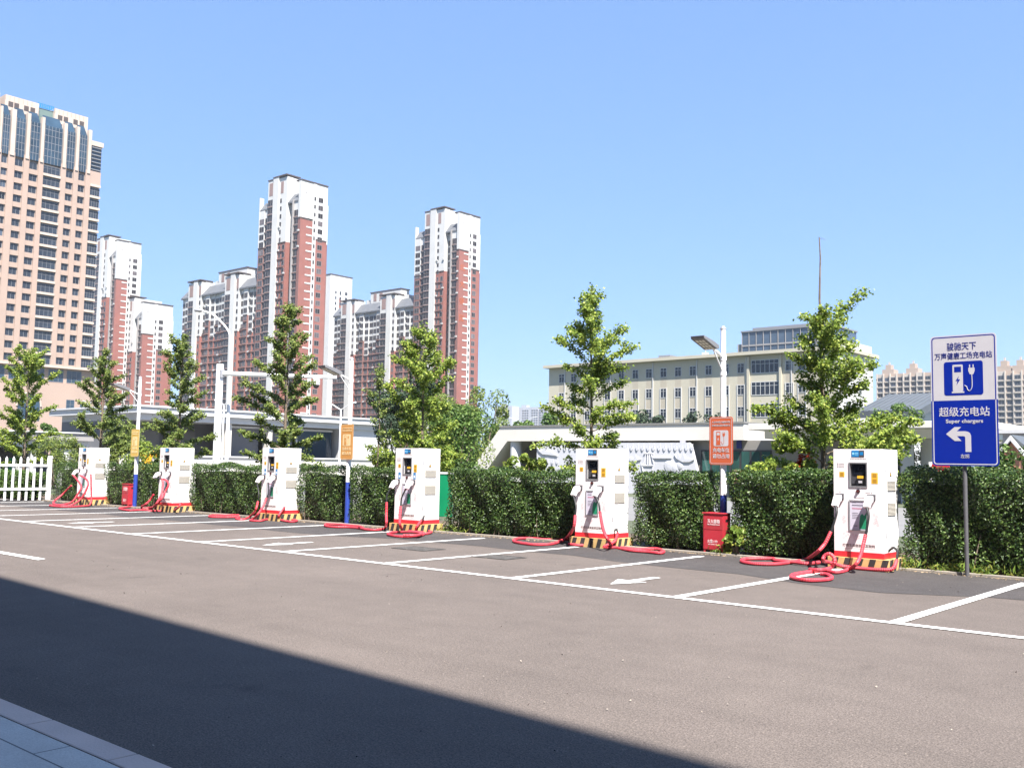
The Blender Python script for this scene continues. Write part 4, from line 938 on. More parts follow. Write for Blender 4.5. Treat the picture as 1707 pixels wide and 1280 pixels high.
def red_tower(label, x, y, H, zsp, LX=27.6, LY_=13.2, fh=3.0, texts=None, small=False):
    """point block: red brick below, white above; +X end wall and -Y balcony front"""
    B = Block('apartment_tower', label, 'apartment tower', x, y, 'red and white apartment towers'); B.glass = M_TGLASS; nf = int((H-4)/fh)
    zA = zsp; zB = zsp-7; zC = zsp-8; rq = random.Random(int(x*7))
    B.slab('wall', M_TBROWN, 'y', -LX+.3, -.3, -LY_+.3, -2.6, 0, zC); B.slab('wall', M_TWHITE, 'y', -LX+.3, -.3, -LY_+.3, -2.6, zC, H-7)
    # +X end wall
    for (s0, s1, o, zs) in ((0, 5.5, 0, zA), (7.1, LY_-1.0, 0, zB), (LY_-1.0, LY_, -1.2, zB)):
        B.slab('wall', M_TRED, 'x', s0, s1, -1.3+o, o, 0, zs); B.slab('wall', M_TWHITE, 'x', s0, s1, -1.3+o, o, zs, H if o == 0 else H-4.5)
        B.slab('band', M_TDARK, 'x', s0, s1, o-.01, o+.12, zs-.25, zs+.25)
    B.slab('wall', M_TWHITE, 'x', 5.5, 7.1, -1.3, .12, 0, H)
    B.slab('cornice', M_TDARK, 'x', -.1, LY_-.9, -3.1, .22, H, H+.45)
    for k in range(nf):
        z = 2+k*fh
        if z < zA-2: B.slab('band', M_TWHITE, 'x', 2.7, 5.48, 0, .12, z+1.9, z+2.45)
        if z < H-7:
            B.window('x', 5.95, .125, z+.7, .7, 1.4, 1, 1)
            B.window('x', 8.0, .005, z+.5, 2.1, 1.8, 2, 1); 
            if not small: B.window('x', LY_-.8, -1.195, z+.7, .6, 1.2, 1, 1)
    emblem(B, 'x', 2.2, .01, H-4, 1.25)
    if texts:
        for i, ch in enumerate(texts):
            lettering(ch, .03, 2.0, 0, 3.0, mat('tower_sign_orange', (.34, .085, .03), .5, 0), B.t, bold=.02, rot=math.pi/2, name='lettering').location = (.05, 1.9, zsp-7.5-i*7.0)
    # -Y front
    def col(s0, s1, o, zs, top, mlow=M_TBROWN, mhi=M_TWHITE):
        B.slab('wall', mlow, 'y', s0, s1, -2.7, o, 0, zs); B.slab('wall', mhi, 'y', s0, s1, -2.7, o, zs, top)
        B.slab('band', M_TDARK, 'y', s0, s1, o, o+.15, zs-.2, zs+.2)
    T1_, T2_ = H-6.5, H+3.5
    col(-1.5, -.01, .06, zA, H); col(-4.8, -1.5, -.6, zC+3, T1_-1); 
    B.slab('wall', M_TGREY, 'y', -5.3, -4.8, -2.7, .1, 0, T1_)
    col(-8.7, -6.6, -2.2, zC, T1_); 
    col(-13.6, -8.7, 0, zC, T2_-.5, M_TRED); col(-17, -13.6, .5, 0.5, T2_, M_TWHITE); col(-20.6, -17, .15, zC, T2_-.5, M_TDARK)
    if LX > 24:
        col(-LX+3.6, -20.6, -1.3, zC, T1_-1, M_TBROWN); col(-LX, -LX+3.6, -1.0, zC, T1_-1, M_TBROWN); B.slab('wall', M_TWHITE, 'y', -LX, -LX+.4, -2.7, -.9, zC, T1_+4.5)
    B.slab('cornice', M_TDARK, 'y', -17.1, -8.6, -6, .62, T2_, T2_+.45); B.slab('cornice', M_TDARK, 'y', -20.8, -17.1, -6, .3, T2_-.5, T2_-.05)
    B.slab('wall', M_TWHITE, 'y', -20.6, -8.7, -LY_+2, -2.71, H-7, T2_-.6)
    rb = B.mb('roof', M_TROOF)
    rb.prism([(.4, T1_-1.0), (.4, T1_-.5), (3.2, T1_+3.2), (3.2, T1_-1.0)], -8.7, -1.5, 'x')
    if LX > 24: rb.prism([(1.0, T1_-1), (1.0, T1_-.5), (3.4, T1_+2.8), (3.4, T1_-1)], -LX+.4, -20.6, 'x')
    rb.box(-LX+1, -1, 3, LY_-.5, H-7, H-6.6)
    for k in range(nf):
        z = 2+k*fh
        for ax, ao in ((-1.3, .06), (-9.6, 0), (-13.4, 0)):
            if rq.random() < .3 and z < H-14: B.slab('air_conditioner', M_WFRAME, 'y', ax, ax+.9, ao, ao+.45, z+.1, z+.75)
        if z < T1_-4:
            B.window('y', -4.7, -.595, z+.3, 3.0, 2.3, 2, 1); B.slab('balcony', M_TTRIM, 'y', -4.8, -1.5, -.6, -.28, z-.15, z+.15)
            B.window('y', -8.5, -2.195, z+.3, 1.8, 2.3, 1, 1)
            if LX > 24:
                B.window('y', -23.9, -1.295, z+.3, 3.0, 2.3, 2, 1); B.window('y', -LX+.5, -.995, z+.4, 2.8, 2.0, 2, 1)
                B.slab('balcony', M_TTRIM, 'y', -LX+3.6, -20.6, -1.3, -.9, z-.12, z+.12)
        if z < T2_-7:
            B.window('y', -12.9, .005, z+.6, 1.0, 1.6, 1, 1)
            B.window('y', -20.45, .155, z+.3, 3.3, 2.4, 2, 1); B.slab('balcony', M_TTRIM, 'y', -20.6, -17, .15, .42, z-.15, z+.2)
            if z < zC-2: B.window('y', -10.8, .005, z+.5, 1.5, 1.8, 1, 1); B.slab('balcony', M_TTRIM, 'y', -13.5, -9.6, 0, .35, z-.1, z+.12)
    B.slab('vent_grille', M_TTRIM, 'y', -19.8, -17.6, .15, .2, T2_-6.5, T2_-1.5); B.slab('vent_grille', M_TTRIM, 'y', -12.7, -11, .0, .06, T2_-6.5, T2_-2)
    return B.finish()

def red_slab(label, x, y, H, zsp, fh=3.0, D=13):
    B = Block('apartment_slab', label, 'apartment block', x, y, 'long red and white apartment blocks'); B.glass = M_TGLASS; nf = int((H-3)/fh)
    L0, L1 = -81.5, -27.7
    B.slab('wall', M_TBROWN, 'y', L0, L1, -D, -1.6, 0, zsp-2); B.slab('wall', M_TWHITE, 'y', L0, L1, -D, -1.6, zsp-2, H-4)
    def col(s0, s1, o, zs, top, mlow=M_TRED, mhi=M_TWHITE):
        B.slab('wall', mlow, 'y', s0, s1, -1.7, o, 0, zs); B.slab('wall', mhi, 'y', s0, s1, -1.7, o, zs, top)
        B.slab('band', M_TDARK, 'y', s0, s1, o, o+.15, zs-.2, zs+.2)
    for b0 in (-75.5, -48.5):
        col(b0, b0+4.4, .3, zsp-1, H+1.5, M_TDARK); col(b0+4.4, b0+7.4, .7, .5, H+2, M_TWHITE); col(b0+7.4, b0+9.6, .1, zsp-3, H+1.5)
        B.slab('cornice', M_TDARK, 'y', b0-.3, b0+9.8, -5, .85, H+2, H+2.5); B.slab('wall', M_TWHITE, 'y', b0, b0+9.6, -6, -1.71, H-4, H+2)
        B.slab('vent_grille', M_TTRIM, 'y', b0+1, b0+3.6, .3, .36, H-4.2, H+.6); B.slab('vent_grille', M_TTRIM, 'y', b0+7.8, b0+9.2, .1, .16, H-4, H)
        for k in range(nf):
            z = 1.5+k*fh
            if z < H-6: B.window('y', b0+.35, .305, z+.3, 3.7, 2.3, 2, 1); B.slab('balcony', M_TTRIM, 'y', b0, b0+4.4, .3, .6, z-.12, z+.16)
            if z < H-5: B.window('y', b0+8, .105, z+.6, 1.1, 1.6, 1, 1)
    zones = ((-81.5, -75.5), (-65.9, -48.5), (-38.9, L1))
    for (a, c) in zones:
        nb = max(2, round((c-a)/3.0)); wd = (c-a)/nb; rng = random.Random(int(a*10))
        for i in range(nb):
            o = (-.9, -.3, -.9, -1.2)[i % 4]; zz = zsp+(-2, 3, -4, 1)[i % 4]
            col(a+i*wd, a+(i+1)*wd, o, zz, H-4.5, M_TRED if i % 2 == 0 else M_TBROWN)
            for k in range(nf):
                z = 1.5+k*fh
                if z < H-7.5:
                    hi = z > zz; B.window('y', a+i*wd+(.3 if hi else .45), o+.005, z+(.4 if hi else .6), wd-(.6 if hi else .9), 1.9 if hi else 1.65, 2, 1)
                    if rng.random() < .12: B.slab('air_conditioner', M_WFRAME, 'y', a+i*wd+.3, a+i*wd+1.2, o+.02, o+.45, z-.25, z+.4)
                    if z < zz: B.slab('balcony', M_TTRIM, 'y', a+i*wd+.1, a+(i+1)*wd-.1, o, o+.4, z-.1, z+.12)
        B.mb('roof', M_TROOF).prism([(-.1, H-4.6), (-.1, H-4.0), (3.6, H+.2), (3.6, H-4.6)], a, c, 'x')
    B.slab('penthouse', M_TWHITE, 'y', -60, -40, -9, -4, H-4, H+5.0); B.slab('penthouse', M_TDARK, 'y', -60.3, -39.7, -9.3, -3.8, H+5, H+5.4)
    B.slab('penthouse', M_TWHITE, 'y', -64, -36, -10, -5, H-4, H+2.2)
    for q in (-58, -54): B.slab('vent_grille', M_TTRIM, 'y', q, q+2, -4, -3.94, H+1, H+4.5)
    return B.finish()

red_tower('tall red and white tower left of centre, the highest of the group', -291.7, 216.7, 105.2, 91.2)
red_tower('tall red and white tower with orange characters down its end wall, rightmost of the group', -276.6, 285.5, 105.0, 89.5, texts='北大锦园')
red_tower('red and white tower with blank upper end wall, half behind the beige tower', -442.9, 223.9, 105.0, 86.5, LY_=12.8)
red_tower('lower red and white tower beside the beige tower, peeping over the trees', -429.3, 231.1, 74.8, 60, LY_=16)
red_slab('long red block joined to the left of the tallest red and white tower', -291.7, 217.5, 73.0, 55)
red_slab('long red block joined to the left of the tower with orange characters', -276.6, 286.3, 73.0, 53)
def white_tower():
    p = at(551, 470, 330.0); B = Block('apartment_tower', 'pale white tower peeping out right of the tallest red and white tower', 'apartment tower', p.x, 330, 'red and white apartment towers')
    H = at(565, 455, 330).z
    B.slab('wall', M_TWHITE, 'y', -16, 0, -15, 0, 0, H); B.slab('cornice', M_TDARK, 'y', -16.2, .2, -15.2, .2, H, H+.5)
    B.slab('wall', M_TRED, 'x', 6.2, 7.6, -1, .15, 0, H-12)
    for k in range(28):
        z = H-10-k*3.0
        if z > 3: B.window('x', 3.4, .005, z, .9, 1.5, 1, 1); B.window('x', 6.4, .155, z, 1, 1.6, 1, 1); B.window('x', 10.2, .005, z, 1.6, 1.7, 2, 1); B.window('y', -6, .005, z, 2, 1.7, 2, 1)
    B.finish()
white_tower()

def beige_tower():
    X, Y0 = -278.4, 90.0
    B = Block('hotel_tower', 'tall beige stone tower with blue glass strips, at the left edge', 'tower', X, Y0)
    f = lambda y: y-Y0
    B.slab('wall', M_STONE, 'x', f(92), f(134.4), -26, -.8, 0, 86); B.slab('wall', M_STONE, 'x', f(106), f(131), -24, -.81, 86, 93)
    fh = 3.38; ztop = 84.0; nf = 17; zb = 27.2
    piers = [(105.2, 106.3), (108.1, 109.9), (112.3, 113.8), (116.3, 117.7), (122.6, 124.1), (126.3, 127.7), (129.8, 131.3)]
    wins = [(106.3, 108.1), (109.9, 112.3), (113.8, 116.3), (124.1, 126.3), (127.7, 129.8)]; bays = [(117.7, 122.6), (131.3, 134.4)]
    B.slab('wall', M_STONE, 'x', f(92), f(105.2), -.81, 0, 0, 90)
    for a, c in piers: B.slab('pier', M_STONE, 'x', f(a), f(c), -.82, .25, zb, 85.5); B.slab('pier', M_STONE2, 'x', f(a)+.3, f(c)-.3, -.82, .5, 84.5, 97.5)
    for k in range(nf):
        z = ztop-2.0-k*fh
        for a, c in wins:
            B.slab('spandrel', M_STONE, 'x', f(a), f(c), -.82, 0, z-fh+2.0, z); B.window('x', f(a)+.15, -.4, z, c-a-.3, 2.0, 2, 1, M_MIDGREY)
            B.slab('window_back', M_STONE, 'x', f(a), f(c), -.82, -.41, z, z+2.0)
        for a, c in bays:
            B.slab('spandrel', M_STONE2, 'x', f(a), f(c), -.82, .45, z-fh+2.35, z-.35); B.window('x', f(a)+.1, -.1, z-.35, c-a-.2, 2.35, 4, 2, M_MIDGREY)
    # blue glass strips with sloping glass heads
    for a, c in wins+[bays[0]]:
        wd = c-a; B.slab('glass_strip', M_CURT, 'x', f(a), f(c), -.82, .1, 84.6, 95.5)
        g = B.mb('glass_head', M_CURT); g.prism([(.1, 95.5), (-.82, 95.5), (-2.4, 99.0)], f(a), f(c), 'y')
        n = 3 if wd < 3 else 5
        for i in range(n+1): B.slab('mullion', M_MIDGREY, 'x', f(a)+wd*i/n-.05, f(a)+wd*i/n+.05, .1, .18, 84.6, 95.5)
        for zz in (86.6, 88.6, 90.6, 92.6, 94.4): B.slab('mullion', M_MIDGREY, 'x', f(a), f(c), .1, .16, zz, zz+.12)
    B.slab('wall', M_STONE2, 'x', f(130.9), f(134.7), -20, .3, 93.2, 94.6); B.slab('wall', M_STONE, 'x', f(131.3), f(134.4), -.82, .1, 81.4, 85.6)
    for zz in np.arange(86, 93, 1.1): B.slab('louvre', M_MIDGREY, 'x', f(131.4), f(134.3), -.2, .15, float(zz), float(zz)+.25)
    B.slab('louvre_back', M_CURT, 'x', f(131.3), f(134.4), -.82, -.21, 85.6, 93.2)
    # crown walls with square openings
    for a, c in ((107.4, 116.6), (121.1, 130.9), (94, 106)):
        B.slab('crown', M_STONE2, 'x', f(a), f(c), -16, -2.4, 92, 102.0)
        if a < 100: continue
        L_ = c-a
        for g in (.10, .27, .56, .75):
            for zz in (96.3, 98.8): B.slab('crown_opening', M_TDARK, 'x', f(a)+L_*g, f(a)+L_*g+1.3, -2.4, -2.36, zz, zz+1.5)
        for i in range(int(L_/1.2)): B.slab('crown_joint', M_STONE, 'x', f(a)+i*1.2, f(a)+i*1.2+.1, -2.39, -2.33, 100.6, 102.0)
    B.slab('crown', mat('roof_green_glass', (.14, .19, .17), .3, .1, .3), 'x', f(116.6), f(121.1), -14, -3.4, 92, 101.2)
    for zz in (101.3, 102.4): B.slab('roof_sign', M_LOGOB, 'x', f(116.6), f(121.3), -3.3, -3.2, zz, zz+.16)
    for i in range(9): B.slab('roof_sign', M_LOGOB, 'x', f(116.7)+i*.52, f(116.7)+i*.52+.26, -3.3, -3.22, 101.4, 102.4)
    # podium
    B.slab('podium', M_STONE, 'x', f(88), f(136.5), -30, .6, 0, zb-4.6); B.slab('podium', M_STONE2, 'x', f(88), f(136.5), -30, 1.0, zb-.4, zb+.2)
    B.slab('podium', M_STONE, 'x', f(92), f(136), -29, -.6, zb-4.6, zb-.4)
    for q in (106.5, 111.8, 117.2, 122.6, 127.8): B.window('x', f(q), -.58, zb-4.3, 4.2, 3.5, 3, 1, M_MIDGREY, M_CURT)
    m = MB(); n = 24; r = 3.0; yc = f(117.2); zc = 15.6
    m.add([(.63, yc+r*math.cos(math.pi*k/n), zc+r*1.15*math.sin(math.pi*k/n)) for k in range(n+1)]+[(.63, yc-r, zc-4), (.63, yc+r, zc-4)], [tuple(range(n+1))+(n+1, n+2)])
    m.build('arched_window', M_CURT, B.t)
    m = MB(); m.tube([(.66, yc+(r+.25)*math.cos(math.pi*k/n), zc+(r+.25)*1.12*math.sin(math.pi*k/n)) for k in range(n+1)], .3, 6); m.build('arch_trim', M_STONE2, B.t)
    for q, zz, hh in ((127.5, 13.6, 4.4), (127.5, 8.6, 2.6), (107, 9, 7), (131.5, 7, 10)): B.window('x', f(q), .605, zz, 2.3, hh, 2, 2, M_MIDGREY, M_CURT)
    B.slab('podium', M_STONE2, 'x', f(88), f(136), .6, 2.2, 6.2, 7.0)
    B.finish()
beige_tower()

def cream_building():
    Y = 137.3; a0 = at(915, 640, Y).x; a1 = at(1395, 640, Y).x; p = at(1054, 600.6, Y); H = p.z
    B = Block('cream_building', 'cream five storey building with rows of windows and an overhanging flat roof', 'building', a1, Y)
    f = lambda px_, py_=650: at(px_, py_, Y).x-a1
    L0 = a0-a1
    B.slab('wall', M_CREAM, 'y', L0, 0, -14, 0, 0, H-.5); B.slab('roof', M_CREAM, 'y', L0-.6, .8, -14.6, 1.05, H-.5, H)
    B.slab('end_wall', M_TWHITE, 'x', .002, 12.6, .001, .25, 0, H+1.2); B.slab('end_wall', M_TWHITE, 'x', 12.6, 13.0, -10, .25, 0, H+1.2)
    rows = [H-3.15-3.36*k for k in range(5)]
    cols = [932, 952, 975, 1008, 1031, 1054.4, 1077, 1101, 1125.3, 1149.8, 1176, 1204, 1229.5, 1310, 1331]
    for q in cols:
        x = f(q)
        for r, z in enumerate(rows):
            B.window('y', x, .01, z, 1.15, 1.5, 2, 2, M_WFRAME, M_GLASSD, .10)
            if r: B.slab('spandrel', M_CREAM2, 'y', x, x+1.15, 0, .006, z+1.55, z+3.3)
        B.slab('fin', M_WFRAME, 'y', x+1.16, x+1.26, 0, .16, 0, rows[1]+1.6); B.slab('fin', M_WFRAME, 'y', x-.11, x-.01, 0, .10, 0, rows[1]+1.6)
    x0, x1 = f(1252.7), f(1298.5)
    for z in rows: B.window('y', x0, .01, z-.15, x1-x0, 2.0, 6, 2, M_WFRAME, M_GLASSD, .12)
    for q in (942, 1018, 1088.7, 1162, 1244.5, 1320):
        B.slab('downpipe', M_WFRAME, 'y', f(q)-.07, f(q)+.07, 0, .16, 0, H-.6)
    B.slab('pier', M_CREAM, 'y', f(1246.5), f(1250.5), 0, .35, 0, H-.7); B.slab('pier', M_CREAM, 'y', f(1300.5), f(1304), 0, .35, 0, H-.7)
    for z in rows[:4]: B.window('x', 7.6, .255, z, 1.0, 2.0, 2, 2, M_WFRAME, M_WINDG, .10); B.window('x', 2.6, .255, z, 1.0, 2.0, 2, 2, M_WFRAME, M_WINDG, .10)
    x = f(1092); B.slab('roof_unit', M_MIDGREY, 'y', x, x+2.2, -3, -1, H, H+.6); x = f(1115); B.slab('roof_unit', M_PGREY, 'y', x, x+3.8, -4, -3, H, H+.4)
    x = f(1161); B.slab('roof_mast', M_WFRAME, 'y', x-.04, x+.04, -3, -2.9, H, H+2.4); B.slab('roof_mast', M_WFRAME, 'y', x-.7, x+.7, -3, -2.95, H+1.9, H+1.98); B.slab('roof_mast', M_TWHITE, 'y', x-.4, x+.3, -3.4, -2.4, H, H+.8)
    B.finish()
cream_building()

def blue_building():
    Y = 235; a0 = at(1237, 553, Y).x; a1 = at(1386, 541, Y).x; H = at(1330, 547, Y).z
    B = Block('glass_office', 'blue glass office block rising behind the roof of the cream building', 'office building', a1, Y); L0 = a0-a1
    B.slab('glass_wall', mat('pale_blue_glass', (.055, .08, .115), .25, .15, .2, spec=.7), 'y', L0, 0, -16, 0, 0, H); B.slab('roof', M_MIDGREY, 'y', L0-.3, .3, -16.3, .3, H, H+.35)
    for i in range(int(-L0/2.05)+1): B.slab('mullion', M_TGREY, 'y', L0+i*2.05-.06, L0+i*2.05+.06, 0, .2, 0, H)
    for z in np.arange(H-3.6, 4, -3.6): B.slab('floor_band', M_TGREY, 'y', L0, 0, 0, .14, float(z)-.2, float(z)+.2)
    B.slab('lower_block', M_TGREY, 'y', L0-1.6, L0-.01, -14, -.5, 0, H-3); B.slab('roof_screen', M_MIDGREY, 'y', L0+2, -2, -12, -2, H+.35, H+1.3)
    B.finish()
blue_building()

M_APT = mat('far_apartment_beige', (.34, .265, .215), .8, .05, .05); M_APTL = mat('far_apartment_light', (.40, .355, .31), .8, .05, .05)
def right_apts(label, pxa, pxb, ytop, Y):
    a0 = at(pxa, 650, Y).x; a1 = at(pxb, 650, Y).x; H = at((pxa+pxb)/2, ytop, Y).z; L_ = a1-a0
    B = Block('apartment_block', label, 'apartment block', a0, Y, 'far beige apartment blocks'); B.limit = 60
    B.slab('wall', M_APT, 'y', 0, L_, -14, -.8, 0, H); n = max(3, int(L_/3.6)); wd = L_/n
    for i in range(n):
        o = (0, -.5, .3, -.5)[i % 4]; B.slab('wall', (M_APTL, M_APT, M_APTL, M_TBROWN)[i % 4] if i % 4 != 3 else M_APT, 'y', i*wd, i*wd+wd, -.81, o, 0, H-(i % 3)*.8)
        B.slab('pier', M_APTL, 'y', i*wd-.22, i*wd+.22, -.8, .6, 0, H+.2)
        for z in np.arange(H-4.0, 6, -2.95): B.window('y', i*wd+.6, o+.01, float(z), wd-1.2, 1.9, 2, 1, M_FRAME); B.slab('balcony', M_APTL, 'y', i*wd+.3, i*wd+wd-.3, o, o+.5, float(z)-.75, float(z)-.25)
    for q in np.arange(L_*.2, L_, L_*.45 if L_ > 20 else 7):
        B.slab('roof_turret', M_APT, 'y', q-3.2, q+3.2, -8, -1, H, H+2.6); B.slab('roof_turret', M_APT, 'y', q-1.5, q+1.5, -6, -1.5, H+2.6, H+5.2); B.slab('roof_turret', M_APTL, 'y', q-.4, q+.4, -4, -3, H+5.2, H+6.8)
    B.slab('end_wall', M_APTL, 'y', L_, L_+.3, -14, 0, 0, H-1)
    B.finish()
right_apts('far beige apartment block with roof turrets, left of the blue sign', 1462, 1552, 622, 543)
right_apts('far beige apartment block with roof turrets, right of the blue sign', 1662, 1718, 618, 505)
M_FARW = mat('far_white', (.34, .35, .38), .8, .03, .02)
for lab, pa, pb, yt, Y in (('far white apartment slab on the skyline, left one', 825, 853, 677, 900), ('far white apartment slab on the skyline, middle one', 855, 897, 679, 915), ('far white apartment slab on the skyline, partly behind the tiered ginkgo', 899, 918, 678, 915)):
    a0 = at(pa, 690, Y).x; a1 = at(pb, 690, Y).x; H = at((pa+pb)/2, yt, Y).z; L_ = a1-a0
    B = Block('apartment_slab', lab, 'apartment block', a0, Y, 'far white slabs'); B.slab('wall', M_FARW, 'y', 0, L_, -14, 0, 0, H); B.limit = 60
    n = max(4, int(L_/3.4))
    for i in range(n):
        if i % 4 == 3: continue
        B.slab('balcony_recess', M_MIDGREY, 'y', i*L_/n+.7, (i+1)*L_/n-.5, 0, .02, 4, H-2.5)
        for z in np.arange(5, H-3, 3.0): B.slab('balcony', M_FARW, 'y', i*L_/n+.7, (i+1)*L_/n-.5, .02, .5, float(z), float(z)+.9)
    B.slab('penthouse', M_FARW, 'y', L_*.3, L_*.5, -8, -2, H, H+3); B.finish()

# ------------------------------------------------------------------ low pavilions across the street
def centre_pavilion():
    Y = 52.0
    B = Block('pavilion', 'low cream pavilion with a slanted left end and flat roof band', 'pavilion', -46.0, Y)
    f = lambda px_, py_=740, yy=Y: at(px_, py_, yy).x+46.0
    zt = at(1000, 709.5, Y).z; zs = at(1000, 734.5, Y).z; xr = f(1240, 720)
    # one folded band: fascia plus slanted leg down to the ground
    xl = f(834.5, 711); sl_ = (f(787, 780)-xl)/(zt-at(787, 780, Y).z)
    g = lambda z: xl+sl_*(zt-z)
    t_ = 1.55
    B.mb('roof_band', M_PWHITE).prism([(g(0), 0), (g(0)+t_, 0), (g(zs)+t_, zs), (xr, zs), (xr, zt), (xl, zt)], 0, 7.0, 'y')
    B.slab('roof_edge', M_PGREY, 'y', xl-.1, xr+.05, -7, .06, zt+.003, zt+.10)
    x1 = f(895); x2 = f(1152)
    B.slab('wall', M_PDARK, 'y', g(0)+.5, x1, -6.9, -2.6, 0, zs-.003)
    B.slab('wall', mat('pavilion_wall_grey', (.21, .20, .185), .75, .06, .4), 'y', x1, xr+7.5, -6.5, -.5, 0, zs-.003)
    m = MB(); m.cyl(f(852), .55, 0, zs-.003, .42, 20); m.build('column', M_COLW, B.t, smooth=True)
    # windows right of the mural
    wx0, wx1 = f(1163, 750), f(1280, 765); n = 7
    B.slab('window_frame', M_DFRAME, 'y', wx0, wx1, -.5, -.42, .9, at(1280, 750, Y).z)
    zw = at(1280, 750, Y).z
    for i in range(n):
        a = wx0+(wx1-wx0)*i/n
        m = MB(); m.box(a+.09, a+(wx1-wx0)/n-.06, .40, .415, 1.0, zw-.09); m.build('window_pane', M_GREENGL, B.t)
    m = MB(); q = f(1226, 738); m.box(q-.16, q+.16, .42, .47, at(1226, 747, Y).z, at(1226, 729, Y).z); m.build('blue_plate', M_DKBLUE, B.t)
    q = f(1228, 785); MB().box(q-.35, q+.35, .10, .40, 0.8, at(1228, 783, Y).z).build('notice_board', mat('brown_board', (.30, .17, .10), .7, .2, 3), B.t)
    q = f(1138, 733); m = MB(); m.box(q-.24, q+.24, .02, .42, at(1138, 739, Y).z, at(1138, 730, Y).z); fl = m.build('floodlight', M_DKGREY, B.t)
    m = MB(); m.box(q-.19, q+.19, .008, .018, at(1138, 738, Y).z, at(1138, 731, Y).z); m.build('lamp_glass', M_SIGNW, fl)
    B.finish()
    # relief wall: a free-standing white panel wall with raised figures
    t = thing('relief_wall', 'white relief wall with raised jars, birds and a harp under the pavilion roof', 'relief wall', (-46.0, Y-.3, 0))
    za = at(1000, 738, Y-.3).z
    xa, xb = f(895, 740, Y-.3), f(1150, 740, Y-.3)
    mid = f(1030, 740, Y-.3)
    MB().prism([(xa, 0), (mid-.02, 0), (mid-.02, za), (xa, za)], 0, .25, 'y').build('panel', M_RELIEF, t)
    MB().prism([(mid, 0), (xb+.9, 0), (xb+.05, za-.12), (xb-.12, za), (mid, za)], 0, .25, 'y').build('panel', M_RELIEF, t)
    def jar(m, x, z, s, d=.05):
        m.prism([(x-.30*s, z+.32*s), (x-.26*s, z-.05*s), (x-.12*s, z-.35*s), (x+.12*s, z-.35*s), (x+.28*s, z-.05*s), (x+.30*s, z+.32*s)], -d, .0, 'y')
        m.prism([(x+.12*s, z+.42*s), (x+.26*s, z+.85*s), (x+.18*s, z+.87*s), (x+.02*s, z+.42*s)], -d, 0, 'y')
    px2 = lambda a, b: (f(a, b, Y-.3), at(a, b, Y-.3).z)
    for i in range(13): m = MB(); x, z = px2(1044+i*9.15, 748); jar(m, x, z, .34); m.build('raised_jar', M_RELIEF, t)
    for i in range(5): m = MB(); x, z = px2(897+i*8.0, 771); jar(m, x, z, .28); m.build('raised_jar', M_RELIEF, t)
    for i in range(4): m = MB(); x, z = px2(933+i*9.0, 748); jar(m, x, z, .38); m.build('raised_jar', M_RELIEF, t)
    def poly(name, pts, d): MB().prism([px2(a, b) for a, b in pts], -d, 0, 'y').build(name, M_RELIEF, t)
    poly('raised_bird', [(896, 746), (903, 752), (906, 747), (913, 744), (909, 751), (922, 754), (930, 760), (915, 758), (905, 757), (899, 752)], .07)
    poly('raised_bird', [(1125, 757), (1129, 763), (1131, 755), (1135, 763), (1140, 756), (1143, 764), (1158, 766), (1150, 770), (1138, 770), (1128, 764)], .07)
    poly('raised_bird', [(1050, 762), (1056, 765), (1060, 759), (1064, 765), (1069, 766), (1058, 769), (1050, 768)], .07)
    poly('raised_bar', [(1088, 762), (1120, 762), (1120, 764), (1088, 764)], .07)
    for (pa, pb) in (((1077, 756), (1072, 776)), ((1086, 756), (1090, 772)), ((1074, 756), (1089, 756)), ((1070, 773), (1073, 790)), ((1090, 773), (1086, 790)), ((1071, 776), (1090, 776)), ((1080, 757), (1080, 774)), ((1083, 757), (1083, 774))):
        (xa_, za_), (xb_, zb_) = px2(*pa), px2(*pb); m = MB(); m.tube([(xa_, -.02, za_), (xb_, -.02, zb_)], .045, 6); m.build('raised_harp_bar', M_RELIEF, t)
    for (a, b_, r) in ((1116, 777, .42), (1133, 776, .26), (1125, 780, .3)):
        x, z = px2(a, b_); m = MB(); m.tube([(x, 0, z), (x, -.03, z), (x, -.05, z)], [r, r*.8, r*.3], 14); m.build('raised_disc', M_RELIEF, t)
centre_pavilion()

def canopy():
    Y = 50.0
    t = thing('canopy', 'white flat canopy on round columns right of the pavilion', 'canopy', (-27.0, Y, 0))
    f = lambda px_, py_=740, yy=Y: at(px_, py_, yy).x+27.0
    zt = at(1400, 704, Y).z; zs = at(1400, 715, Y).z; x0, x1 = f(1247), f(1640)
    MB().box(x0, x1, 0, 9, zs, zt).build('roof_slab', M_PWHITE, t, bevel=.03)
    MB().box(x0+.4, x1-.4, 1.2, 8.6, zs-.45, zs-.003).build('beam', mat('canopy_soffit', (.72, .71, .68), .7, .05, .5), t)
    for px_, yy, r in ((1336, 54.0, .30), (1512, 52.0, .33), (1546, 53.5, .33)):
        m = MB(); m.cyl(f(px_, 760, yy), yy-Y, 0, zs-.46, r, 18); m.build('column', M_COLW, t, smooth=True)
    b = MB(); xa, xb = f(1415, 745, 58.0), f(1452, 745, 58.0)
    b.box(xa, xb, 7.6, 8.4, 0, zs-.46); b.build('wall_pier', M_COLW, t)
    b = MB(); xa, xb = f(1452, 745, 58.5), f(1506, 745, 58.5); b.box(xa, xb, 8.0, 8.3, 0, zs-.46); b.build('glass_screen', M_WINDG, t)
    m = MB(); xa, xb = f(1553, 745, 56.0), f(1600, 745, 56); m.box(xa, xb, 6, 6.3, 0, zs-.46); m.build('wall_pier', M_PGREY, t)
canopy()

